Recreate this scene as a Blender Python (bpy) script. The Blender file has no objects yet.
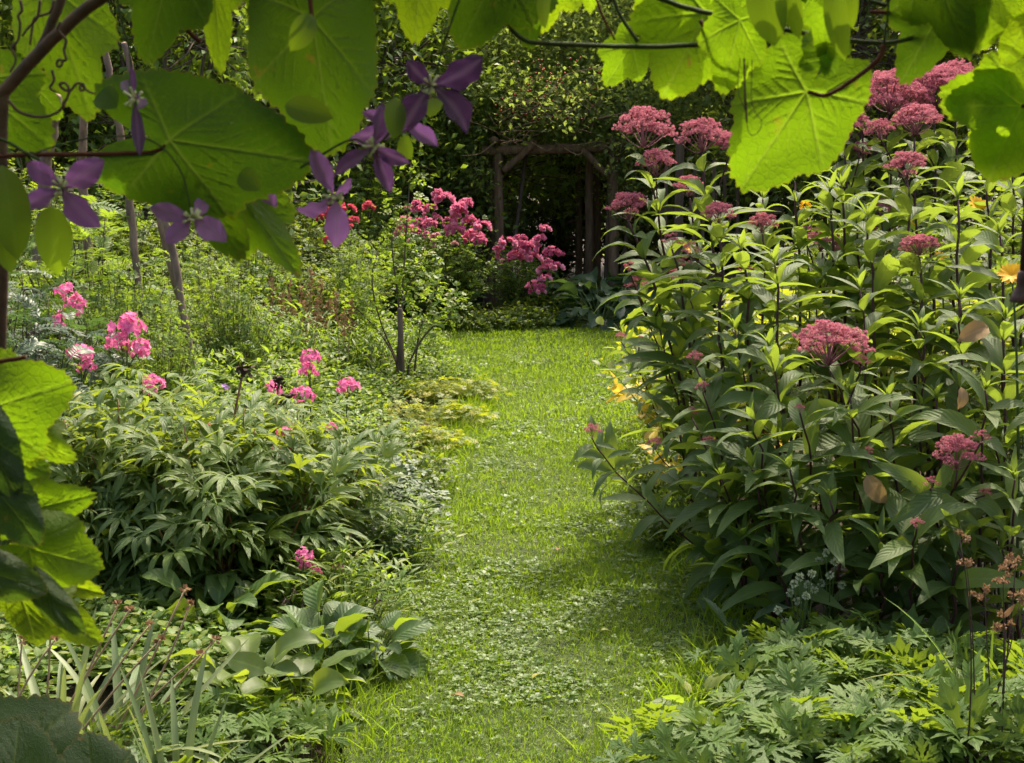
import bpy, math
import numpy as np
from math import radians as R, sin, cos, pi

# ------------------------------------------------------------------ camera, world, sun, exposure
sc = bpy.context.scene
C = sc.collection
F, HC = 1407.0, 1.5
TH = math.atan(201 / F)
cam = bpy.data.cameras.new('camera')
cam.lens = F / 1024 * 36
cam.sensor_width = 36
cam.clip_start, cam.clip_end = .05, 600
cam.dof.use_dof = True
cam.dof.focus_distance = 5.6
cam.dof.aperture_fstop = 27
co = bpy.data.objects.new('camera', cam)
C.objects.link(co)
co.location = (0, 0, HC)
co.rotation_euler = (pi / 2 - TH, 0, 0)
sc.camera = co
SUN_EL, SUN_AZ = R(58), R(24)          # azimuth: to the right of straight ahead (+Y)
w = bpy.data.worlds.new('World')
sc.world = w
w.use_nodes = True
nt = w.node_tree
nt.nodes.clear()
sky = nt.nodes.new('ShaderNodeTexSky')
sky.sky_type = 'NISHITA'
sky.sun_disc = False
sky.sun_elevation = SUN_EL
sky.sun_rotation = SUN_AZ
sky.dust_density = 7.0
sky.ozone_density = 0.2
bg = nt.nodes.new('ShaderNodeBackground')
bg.inputs['Strength'].default_value = .15
wo = nt.nodes.new('ShaderNodeOutputWorld')
nt.links.new(sky.outputs[0], bg.inputs[0])
nt.links.new(bg.outputs[0], wo.inputs[0])
sl = bpy.data.lights.new('sun', 'SUN')
sl.energy = 2.5
sl.angle = R(.6)
sl.color = (1, .89, .68)
so = bpy.data.objects.new('sun', sl)
C.objects.link(so)
so.rotation_euler = (-(pi / 2 - SUN_EL), 0, -SUN_AZ)
so.rotation_euler.rotate_axis('X', 0)
from mathutils import Vector, Matrix
sdir = Vector((sin(SUN_AZ) * cos(SUN_EL), cos(SUN_AZ) * cos(SUN_EL), sin(SUN_EL)))
so.rotation_euler = sdir.to_track_quat('Z', 'Y').to_euler()
vs = sc.view_settings
vs.view_transform = 'Standard'
vs.look = 'None'
vs.exposure = 1.33
vs.gamma = 1
vs.use_curve_mapping = False
cy = sc.cycles
cy.max_bounces = 6
cy.diffuse_bounces = 3
cy.glossy_bounces = 2
cy.transmission_bounces = 4
cy.transparent_max_bounces = 4
cy.caustics_reflective = False
cy.caustics_refractive = False
cy.use_denoising = True

rng = np.random.default_rng(11)
A_ = np.array
U = lambda a, b, n=None: rng.uniform(a, b, n)


# ------------------------------------------------------------------ helpers: places
def P(px, py, Y):
    """the point at distance Y ahead that is seen at (px, py)"""
    u, v = (px - 512) / F, (381.5 - py) / F
    d = A_([u, cos(TH) + v * sin(TH), -sin(TH) + v * cos(TH)])
    return A_([0, 0, HC]) + d * (Y / d[1])


def G(px, py):
    u, v = (px - 512) / F, (381.5 - py) / F
    d = A_([u, cos(TH) + v * sin(TH), -sin(TH) + v * cos(TH)])
    return A_([0, 0, HC]) + d * (-HC / d[2])


def gx(px, Y):
    g = P(px, 180 + 2110 / Y, Y)
    return A_([g[0], Y, 0.])


def nrm(a):
    a = np.asarray(a, float)
    return a / np.maximum(np.linalg.norm(a, axis=-1, keepdims=True), 1e-9)


# ------------------------------------------------------------------ helpers: meshes
class M:
    def __init__(s):
        s.V, s.T, s.A, s.n = [], [], [], 0

    def add(s, V, T, A=None):
        V = np.asarray(V, float)
        s.V.append(V)
        s.T.append(np.asarray(T, int) + s.n)
        s.A.append(np.zeros((len(V), 3)) if A is None else np.asarray(A, float))
        s.n += len(V)
        return s

    def arrays(s):
        return np.concatenate(s.V), np.concatenate(s.T), np.concatenate(s.A)

    def mesh(s, name, mat, smooth=True):
        V, T, A = s.arrays()
        me = bpy.data.meshes.new(name)
        me.vertices.add(len(V))
        me.vertices.foreach_set('co', V.astype('f4').ravel())
        me.loops.add(len(T) * 3)
        me.loops.foreach_set('vertex_index', T.astype('i4').ravel())
        me.polygons.add(len(T))
        me.polygons.foreach_set('loop_start', np.arange(0, len(T) * 3, 3, dtype='i4'))
        me.polygons.foreach_set('use_smooth', np.full(len(T), smooth))
        me.update(calc_edges=True)
        at = me.attributes.new('lf', 'FLOAT_VECTOR', 'POINT')
        at.data.foreach_set('vector', A.astype('f4').ravel())
        me.materials.append(mat)
        return me


def inst(m, shapes, pos, X, N, s, rnd=None):
    """put leaf shapes (along X, face N) at pos into m"""
    pos, X, N = np.atleast_2d(pos), np.atleast_2d(X), np.atleast_2d(N)
    k = max(len(pos), len(X), len(N)) if len(pos) else 0
    pos = np.broadcast_to(pos, (k, 3)) if k else pos
    if k == 0:
        return
    X = nrm(np.broadcast_to(X, (k, 3)))
    N = np.broadcast_to(N, (k, 3)) + 1e-4
    Y = nrm(np.cross(N, X))
    Z = np.cross(X, Y)
    s = np.broadcast_to(s, (k,))
    rnd = U(0, 1, k) if rnd is None else np.broadcast_to(rnd, (k,))
    wh = rng.integers(len(shapes), size=k)
    for i, (V0, T0, U0) in enumerate(shapes):
        q = np.nonzero(wh == i)[0]
        if not len(q):
            continue
        W = pos[q, None] + s[q, None, None] * (V0[None, :, 0:1] * X[q, None] + V0[None, :, 1:2] * Y[q, None] + V0[None, :, 2:3] * Z[q, None])
        nv = len(V0)
        T = (T0[None] + (np.arange(len(q)) * nv)[:, None, None]).reshape(-1, 3)
        A = np.concatenate([np.broadcast_to(U0[None], (len(q), nv, 2)), np.broadcast_to(rnd[q, None, None], (len(q), nv, 1))], 2).reshape(-1, 3)
        m.add(W.reshape(-1, 3), T, A)


def tube(m, pts, r, k=6, rnd=.5):
    pts = np.asarray(pts, float)
    n = len(pts)
    r = np.broadcast_to(r, (n,))
    d = nrm(np.gradient(pts, axis=0))
    ref = A_([.13, .97, .2]) if abs(d[:, 1]).mean() < .8 else A_([.97, .1, .2])
    a = nrm(np.cross(d, ref))
    b = np.cross(d, a)
    th = np.arange(k) * 2 * pi / k
    V = pts[:, None] + r[:, None, None] * (np.cos(th)[None, :, None] * a[:, None] + np.sin(th)[None, :, None] * b[:, None])
    T = []
    for i in range(n - 1):
        for j in range(k):
            p, q = i * k + j, i * k + (j + 1) % k
            T += [(p, q, q + k), (p, q + k, p + k)]
    T += [(0, j + 1, j) for j in range(1, k - 1)] + [((n - 1) * k, (n - 1) * k + j, (n - 1) * k + j + 1) for j in range(1, k - 1)]
    A = np.stack([np.tile(np.arange(k) / k, n), np.repeat(np.linspace(0, 1, n), k), np.full(n * k, rnd)], 1)
    m.add(V.reshape(-1, 3), T, A)


def bez(p0, p1, p2, n=8):
    t = np.linspace(0, 1, n)[:, None]
    return (1 - t) ** 2 * A_(p0, float) + 2 * t * (1 - t) * A_(p1, float) + t * t * A_(p2, float)


def smoothline(pts, n=6):
    """Catmull-Rom through pts"""
    p = np.asarray(pts, float)
    p = np.concatenate([[2 * p[0] - p[1]], p, [2 * p[-1] - p[-2]]])
    out = []
    for i in range(1, len(p) - 2):
        for t in np.linspace(0, 1, n, endpoint=False):
            out.append(.5 * (2 * p[i] + (p[i + 1] - p[i - 1]) * t + (2 * p[i - 1] - 5 * p[i] + 4 * p[i + 1] - p[i + 2]) * t * t + (3 * p[i] - p[i - 1] - 3 * p[i + 1] + p[i + 2]) * t ** 3))
    out.append(p[-2])
    return A_(out)


def box(m, lo, hi, rnd=.5):
    x0, y0, z0 = lo
    x1, y1, z1 = hi
    V = [(x0, y0, z0), (x1, y0, z0), (x1, y1, z0), (x0, y1, z0), (x0, y0, z1), (x1, y0, z1), (x1, y1, z1), (x0, y1, z1)]
    Q = [(0, 3, 2, 1), (4, 5, 6, 7), (0, 1, 5, 4), (1, 2, 6, 5), (2, 3, 7, 6), (3, 0, 4, 7)]
    m.add(V, [t for a, b, c, d in Q for t in ((a, b, c), (a, c, d))], np.full((8, 3), rnd))


# ------------------------------------------------------------------ leaf shapes: (V, T, UV) along +X, face +Z
def blade(w=.3, n=6, c=1, fold=.25, droop=.6, p=.8, q=1.1, a0=None, teeth=0, tdepth=.4, wav=0., stalk=0.):
    t = np.linspace(0, 1, n + 1)
    if teeth:
        ph = (t * teeth) % 1.0
    prof = t ** p * (1 - t) ** q
    prof = prof / prof.max()
    if teeth:
        prof = prof * (1 - tdepth * (1 - np.where(ph < .5, ph * 2, (1 - ph) * 2)))
    hw = w / 2 * np.maximum(prof, .012)
    a0 = droop * .45 if a0 is None else a0
    ang = a0 - droop * t
    x = np.concatenate([[0], np.cumsum(np.cos(ang[:-1]) / n)])
    z = np.concatenate([[0], np.cumsum(np.sin(ang[:-1]) / n)])
    if stalk:
        x, z = x * (1 - stalk) + stalk, z * (1 - stalk)
    K = 2 * c + 1
    V, UV = [], []
    for i in range(n + 1):
        for j in range(K):
            s = (j - c) / c
            V.append((x[i] - .12 * hw[i] * abs(s), hw[i] * s * cos(fold), z[i] + hw[i] * abs(s) ** 1.4 * sin(fold) + wav * w * abs(s) * sin(t[i] * 17 + j)))
            UV.append((j / (K - 1), t[i]))
    T = []
    for i in range(n):
        for j in range(K - 1):
            a = i * K + j
            T += [(a, a + K, a + K + 1), (a, a + K + 1, a + 1)]
    if stalk:
        b = len(V)
        V += [(0, -.008, 0), (0, .008, 0), (stalk, .008, 0), (stalk, -.008, 0)]
        UV += [(.5, 0)] * 4
        T += [(b, b + 3, b + 2), (b, b + 2, b + 1)]
    return A_(V, float), A_(T), A_(UV, float)


def comp(items):
    """items: (shape, origin, yaw, pitch, scale) or with roll"""
    VV, TT, UU, n = [], [], [], 0
    for it in items:
        (V, T, Uv), o, yaw, pitch, s = it[:5]
        roll = it[5] if len(it) > 5 else 0
        cy_, sy_, cp, sp, cr, sr = cos(yaw), sin(yaw), cos(pitch), sin(pitch), cos(roll), sin(roll)
        Rz = A_([[cy_, -sy_, 0], [sy_, cy_, 0], [0, 0, 1]])
        Ry = A_([[cp, 0, -sp], [0, 1, 0], [sp, 0, cp]])
        Rx = A_([[1, 0, 0], [0, cr, -sr], [0, sr, cr]])
        VV.append(V @ (Rz @ Ry @ Rx).T * s + A_(o, float))
        TT.append(T + n)
        UU.append(Uv)
        n += len(V)
    return np.concatenate(VV), np.concatenate(TT), np.concatenate(UU)


def rod(l, w=.012):
    return A_([(0, -w, 0), (0, w, 0), (l, w * .6, 0), (l, -w * .6, 0)], float), A_([(0, 3, 2), (0, 2, 1)]), A_([(.5, 0)] * 4, float)


LANCE = [blade(w0, 8, 1, .3, d, .75, 1.15, wav=.03) for d, w0 in ((.5, .25), (.9, .28), (1.3, .25), (1.8, .28), (2.2, .24))]                # long toothed leaf of the pink stalks
NARROW = [blade(.19, 5, 1, .3, d, .8, 1.1) for d in (.3, .7, 1.0)]
OVATE = [blade(.55, 4, 1, .25, d, .7, .8) for d in (.2, .6, .9)]
TINY = [blade(.6, 2, 1, .3, d, .7, .8) for d in (.3, .8)]
ROUND = [blade(.8, 4, 2, .2, d, .55, .5) for d in (.3, .8)]
BROAD = [blade(.56, 9, 2, f, d, .75, .75, a0=a, wav=.035) for f, d, a in ((.25, .9, .5), (.4, 1.3, .5), (.1, .6, .2), (.35, 1.7, .7))]
STRAP = [blade(.05, 10, 1, .5, d, .2, .45, a0=.1) for d in (.15, .5, 1.0, 1.9)]
KITE = [(A_([(0, 0, 0), (.55, .34, .12), (1, 0, .05), (.55, -.34, .12)], float), A_([(0, 1, 2), (0, 2, 3)]), A_([(.5, 0), (0, .5), (.5, 1), (1, .5)], float))]


def palmate(lobes, spread, seed, stalk=.0):
    r = np.random.default_rng(seed)
    it = []
    for i in range(lobes):
        yaw = spread * (i / (lobes - 1) - .5) * 2
        k = 1 - .32 * abs(yaw) / spread
        it.append((blade(.30, 14, 1, .12, r.uniform(.5, .9), .9, .8, a0=.3, teeth=3.4, tdepth=.6), (0, 0, .006 * i), yaw, r.uniform(-.1, .1), k))
        for sg in (-1, 1):
            it.append((blade(.26, 5, 1, .1, .4, .9, .9), (.4 * k * cos(yaw), .4 * k * sin(yaw), .09 * k + .004 * i), yaw + sg * .6, -.05, .44 * k))
    return comp(it)


PALM = [palmate(5, 1.9, 1), palmate(7, 2.3, 2), palmate(5, 1.7, 3)]


def pinnate(pairs, w, seed, leaf=None, l=.3, droop=.5):
    r = np.random.default_rng(seed)
    it = []
    lf = leaf or blade(w, 3, 1, .2, .5, .7, .9)
    for i in range(pairs):
        t = .2 + .75 * i / (pairs - 1)
        z = .12 * sin(t * 3) - droop * t * t * .6
        k = (1 - .55 * abs(t - .45) ** 1.2) * l
        for sg in (-1, 1):
            it.append((lf, (t, 0, z), sg * (1.15 - .3 * t), -.12 + r.uniform(-.15, .15), k * r.uniform(.85, 1.1)))
    it.append((lf, (.95, 0, .12 * sin(2.85) - droop * .54), 0, -.5 * droop, l * .9))
    for i in range(5):
        t0, t1 = i / 5, (i + 1) / 5
        za, zb = .12 * sin(t0 * 3) - droop * t0 * t0 * .6, .12 * sin(t1 * 3) - droop * t1 * t1 * .6
        it.append((rod(math.hypot(.2, zb - za) + .01, .009), (t0, 0, za), 0, math.atan2(zb - za, .2), 1))
    return comp(it)


FROND = [pinnate(11, .3, 3, l=.24, droop=.4), pinnate(10, .3, 4, l=.26, droop=.8)]
ROSE = [pinnate(3, .62, 5, blade(.6, 3, 1, .2, .5, .6, .7), l=.42, droop=.2), pinnate(2, .62, 6, blade(.6, 3, 1, .2, .5, .6, .7), l=.5, droop=.4)]


def peonyleaf(seed):
    r = np.random.default_rng(seed)
    it = [(rod(.45, .013), (0, 0, 0), 0, .15, 1)]
    for yaw, o, l in ((-.85, .3, .8), (.85, .3, .8), (0, .44, 1)):
        p = A_([o, 0, o * .15])
        st = .16 * l
        d = A_([cos(yaw), sin(yaw), .05])
        it.append((rod(st, .01), p, yaw, .05, 1))
        for k in (-1, 0, 1):
            it.append((blade(.215, 7, 1, .3, r.uniform(.7, 1.5), .8, 1.0, a0=.3), p + d * st * (1 if k == 0 else .8) + A_([0, 0, .004 * k]), yaw + k * r.uniform(.45, .75), r.uniform(-.35, .05), l * (.54 if k == 0 else .45) * r.uniform(.9, 1.1)))
    return comp(it)


PEONY = [peonyleaf(i) for i in range(4)]
TRIF = [comp([(blade(.85, 3, 1, .2, .3, .7, .35), (0, 0, .01 * k), k * 2.09, .15, .5) for k in range(3)])]
FLORET = [comp([(KITE[0], (0, 0, .01 * k), k * 2 * pi / 5, .25, 1) for k in range(5)])]
TUFT = [comp([(blade(.22, 2, 1, .4, .2, .4, .35), (0, 0, 0), k * 2.4, .35 + .35 * (k % 3), .8 + .1 * (k % 3)) for k in range(6)])]
BLOOM = [comp([(blade(.95, 3, 1, .3, -.9, .6, .3, a0=.1), (0, 0, .02 * k), k * 2.4, 1.35 - .1 * k, .75 + .02 * k) for k in range(12)])]


# ------------------------------------------------------------------ materials
def nodes(name):
    m = bpy.data.materials.new(name)
    m.use_nodes = True
    m.node_tree.nodes.clear()
    return m, m.node_tree.nodes, m.node_tree.links


def new(N, t, **kw):
    n = N.new(t)
    for k, v in kw.items():
        setattr(n, k, v)
    return n


def math_(N, L, op, a, b=None, c=None, clamp=False):
    n = N.new('ShaderNodeMath')
    n.operation = op
    n.use_clamp = clamp
    for i, x in enumerate((a, b, c)):
        if x is None:
            continue
        if isinstance(x, (int, float)):
            n.inputs[i].default_value = x
        else:
            L.new(x, n.inputs[i])
    return n.outputs[0]


def ramp(N, L, fac, stops):
    n = N.new('ShaderNodeValToRGB')
    e = n.color_ramp.elements
    while len(e) < len(stops):
        e.new(.5)
    for el, (p, c) in zip(e, stops):
        el.position = p
        el.color = (*c, 1)
    L.new(fac, n.inputs[0])
    return n.outputs[0]


def mixc(N, L, fac, a, b, mode='MIX'):
    n = N.new('ShaderNodeMix')
    n.data_type = 'RGBA'
    n.blend_type = mode
    for i, x in ((0, fac), (6, a), (7, b)):
        if isinstance(x, (int, float)):
            n.inputs[i].default_value = x
        elif isinstance(x, tuple):
            n.inputs[i].default_value = (*x, 1)
        else:
            L.new(x, n.inputs[i])
    return n.outputs[2]


def leafmat(name, cols, tr, tf=.42, rough=.42, spec=.5, mid=.35, vein=0, blotch=.25):
    """cols: base colours from leaf to leaf; tr: colour of the light that comes through"""
    m, N, L = nodes(name)
    at = new(N, 'ShaderNodeAttribute', attribute_name='lf')
    sx = N.new('ShaderNodeSeparateXYZ')
    L.new(at.outputs['Vector'], sx.inputs[0])
    u, v, r = sx.outputs
    oi = N.new('ShaderNodeObjectInfo')
    r2 = math_(N, L, 'FRACT', math_(N, L, 'ADD', math_(N, L, 'MULTIPLY', r, .8), math_(N, L, 'MULTIPLY', oi.outputs['Random'], .2)))
    k = len(cols)
    col = ramp(N, L, r2, [(i / (k - 1), c) for i, c in enumerate(cols)])
    trc = ramp(N, L, r2, [(0, tuple(x * .75 for x in tr)), (1, tuple(x * 1.15 for x in tr))])
    tc = N.new('ShaderNodeTexCoord')
    no = new(N, 'ShaderNodeTexNoise')
    no.inputs['Scale'].default_value = 14
    no.inputs['Detail'].default_value = 3
    L.new(tc.outputs['Object'], no.inputs['Vector'])
    f = math_(N, L, 'MULTIPLY_ADD', no.outputs[0], 2 * blotch, 1 - blotch)
    hsv = N.new('ShaderNodeHueSaturation')
    L.new(col, hsv.inputs['Color'])
    L.new(f, hsv.inputs['Value'])
    col = hsv.outputs[0]
    du = math_(N, L, 'ABSOLUTE', math_(N, L, 'SUBTRACT', u, .5))
    rib = math_(N, L, 'SUBTRACT', 1, math_(N, L, 'MULTIPLY', du, 14), clamp=True)
    col = mixc(N, L, math_(N, L, 'MULTIPLY', rib, mid), col, tuple(min(1, c * 2.2 + .03) for c in cols[k // 2]))
    pr = N.new('ShaderNodeBsdfPrincipled')
    L.new(col, pr.inputs['Base Color'])
    pr.inputs['Roughness'].default_value = rough
    pr.inputs['Specular IOR Level'].default_value = spec
    if vein:
        wv = math_(N, L, 'SINE', math_(N, L, 'MULTIPLY', math_(N, L, 'SUBTRACT', v, math_(N, L, 'MULTIPLY', du, .55)), vein))
        bp = N.new('ShaderNodeBump')
        bp.inputs['Strength'].default_value = .2
        bp.inputs['Distance'].default_value = .004
        L.new(wv, bp.inputs['Height'])
        L.new(bp.outputs[0], pr.inputs['Normal'])
    tl = N.new('ShaderNodeBsdfTranslucent')
    L.new(trc, tl.inputs['Color'])
    mx = N.new('ShaderNodeMixShader')
    mx.inputs[0].default_value = tf
    L.new(pr.outputs[0], mx.inputs[1])
    L.new(tl.outputs[0], mx.inputs[2])
    out = N.new('ShaderNodeOutputMaterial')
    L.new(mx.outputs[0], out.inputs[0])
    return m


def solid(name, c1, c2, scale=20, rough=.8, spec=.3, bump=.4, stretch=(1, 1, 1), tl=0, metal=0, dist=.01):
    m, N, L = nodes(name)
    tc = N.new('ShaderNodeTexCoord')
    mp = N.new('ShaderNodeMapping')
    mp.inputs['Scale'].default_value = stretch
    L.new(tc.outputs['Object'], mp.inputs[0])
    no = N.new('ShaderNodeTexNoise')
    no.inputs['Scale'].default_value = scale
    no.inputs['Detail'].default_value = 6
    no.inputs['Roughness'].default_value = .65
    L.new(mp.outputs[0], no.inputs['Vector'])
    col = ramp(N, L, no.outputs[0], [(.3, c1), (.72, c2)])
    pr = N.new('ShaderNodeBsdfPrincipled')
    L.new(col, pr.inputs['Base Color'])
    pr.inputs['Roughness'].default_value = rough
    pr.inputs['Specular IOR Level'].default_value = spec
    pr.inputs['Metallic'].default_value = metal
    if bump:
        bp = N.new('ShaderNodeBump')
        bp.inputs['Strength'].default_value = bump
        bp.inputs['Distance'].default_value = dist
        L.new(no.outputs[0], bp.inputs['Height'])
        L.new(bp.outputs[0], pr.inputs['Normal'])
    out = N.new('ShaderNodeOutputMaterial')
    if tl:
        t = N.new('ShaderNodeBsdfTranslucent')
        L.new(col, t.inputs[0])
        mx = N.new('ShaderNodeMixShader')
        mx.inputs[0].default_value = tl
        L.new(pr.outputs[0], mx.inputs[1])
        L.new(t.outputs[0], mx.inputs[2])
        L.new(mx.outputs[0], out.inputs[0])
    else:
        L.new(pr.outputs[0], out.inputs[0])
    return m


def grapemat(name='grape leaf', kb=(1, 1, 1), kt=(1, 1, 1)):
    tint = lambda c, k: tuple(a * b for a, b in zip(c, k))
    m, N, L = nodes(name)
    at = new(N, 'ShaderNodeAttribute', attribute_name='lf')
    sx = N.new('ShaderNodeSeparateXYZ')
    L.new(at.outputs['Vector'], sx.inputs[0])
    vein, rad, r = sx.outputs
    tc = N.new('ShaderNodeTexCoord')
    vo = new(N, 'ShaderNodeTexVoronoi', feature='DISTANCE_TO_EDGE')
    vo.inputs['Scale'].default_value = 190
    L.new(tc.outputs['Object'], vo.inputs['Vector'])
    net = math_(N, L, 'SUBTRACT', 1, math_(N, L, 'MULTIPLY', vo.outputs['Distance'], 9), clamp=True)
    no = N.new('ShaderNodeTexNoise')
    no.inputs['Scale'].default_value = 28
    no.inputs['Detail'].default_value = 4
    L.new(tc.outputs['Object'], no.inputs['Vector'])
    base = ramp(N, L, r, [(0, tint((.022, .046, .006), kb)), (.6, tint((.055, .095, .008), kb)), (1, tint((.10, .14, .012), kb))])  # low r paints shade into the leaf colour
    base = mixc(N, L, math_(N, L, 'MULTIPLY', no.outputs[0], .35), base, (.04, .09, .012))
    base = mixc(N, L, math_(N, L, 'MULTIPLY', vein, .35), base, (.14, .18, .05))
    tr = ramp(N, L, r, [(0, tint((.065, .145, .004), kt)), (.6, tint((.235, .40, .005), kt)), (1, tint((.37, .49, .006), kt))])  # shaded leaves also let less light through at low r
    tr = mixc(N, L, math_(N, L, 'MULTIPLY', net, .38), tr, tint((.14, .25, .006), kt))
    tr = mixc(N, L, math_(N, L, 'MULTIPLY', no.outputs[0], .55), tr, tint((.16, .31, .006), kt))
    tr = mixc(N, L, math_(N, L, 'MULTIPLY', vein, .2), tr, (.45, .52, .08))
    sp = new(N, 'ShaderNodeTexNoise')
    sp.inputs['Scale'].default_value = 60
    L.new(tc.outputs['Object'], sp.inputs['Vector'])
    spot = math_(N, L, 'MULTIPLY', math_(N, L, 'SUBTRACT', sp.outputs[0], .69), 14, clamp=True)
    edge = math_(N, L, 'MULTIPLY', math_(N, L, 'SUBTRACT', rad, .965), 18, clamp=True)
    sr = math_(N, L, 'MAXIMUM', math_(N, L, 'MULTIPLY', spot, .6), math_(N, L, 'MULTIPLY', edge, .45))
    tr = mixc(N, L, sr, tr, (.32, .2, .02))
    base = mixc(N, L, sr, base, (.16, .09, .02))
    pr = N.new('ShaderNodeBsdfPrincipled')
    L.new(base, pr.inputs['Base Color'])
    pr.inputs['Roughness'].default_value = .6
    pr.inputs['Specular IOR Level'].default_value = .22
    bp = N.new('ShaderNodeBump')
    bp.inputs['Strength'].default_value = .35
    bp.inputs['Distance'].default_value = .0012
    nb = N.new('ShaderNodeTexNoise')
    nb.inputs['Scale'].default_value = 90
    L.new(tc.outputs['Object'], nb.inputs['Vector'])
    h = math_(N, L, 'ADD', math_(N, L, 'ADD', math_(N, L, 'MULTIPLY', vein, .7), math_(N, L, 'MULTIPLY', net, .5)), math_(N, L, 'MULTIPLY', nb.outputs[0], 1.6))
    L.new(h, bp.inputs['Height'])
    L.new(bp.outputs[0], pr.inputs['Normal'])
    tl = N.new('ShaderNodeBsdfTranslucent')
    L.new(tr, tl.inputs[0])
    L.new(bp.outputs[0], tl.inputs['Normal'])
    mx = N.new('ShaderNodeMixShader')
    mx.inputs[0].default_value = .55
    L.new(pr.outputs[0], mx.inputs[1])
    L.new(tl.outputs[0], mx.inputs[2])
    out = N.new('ShaderNodeOutputMaterial')
    L.new(mx.outputs[0], out.inputs[0])
    return m


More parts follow.
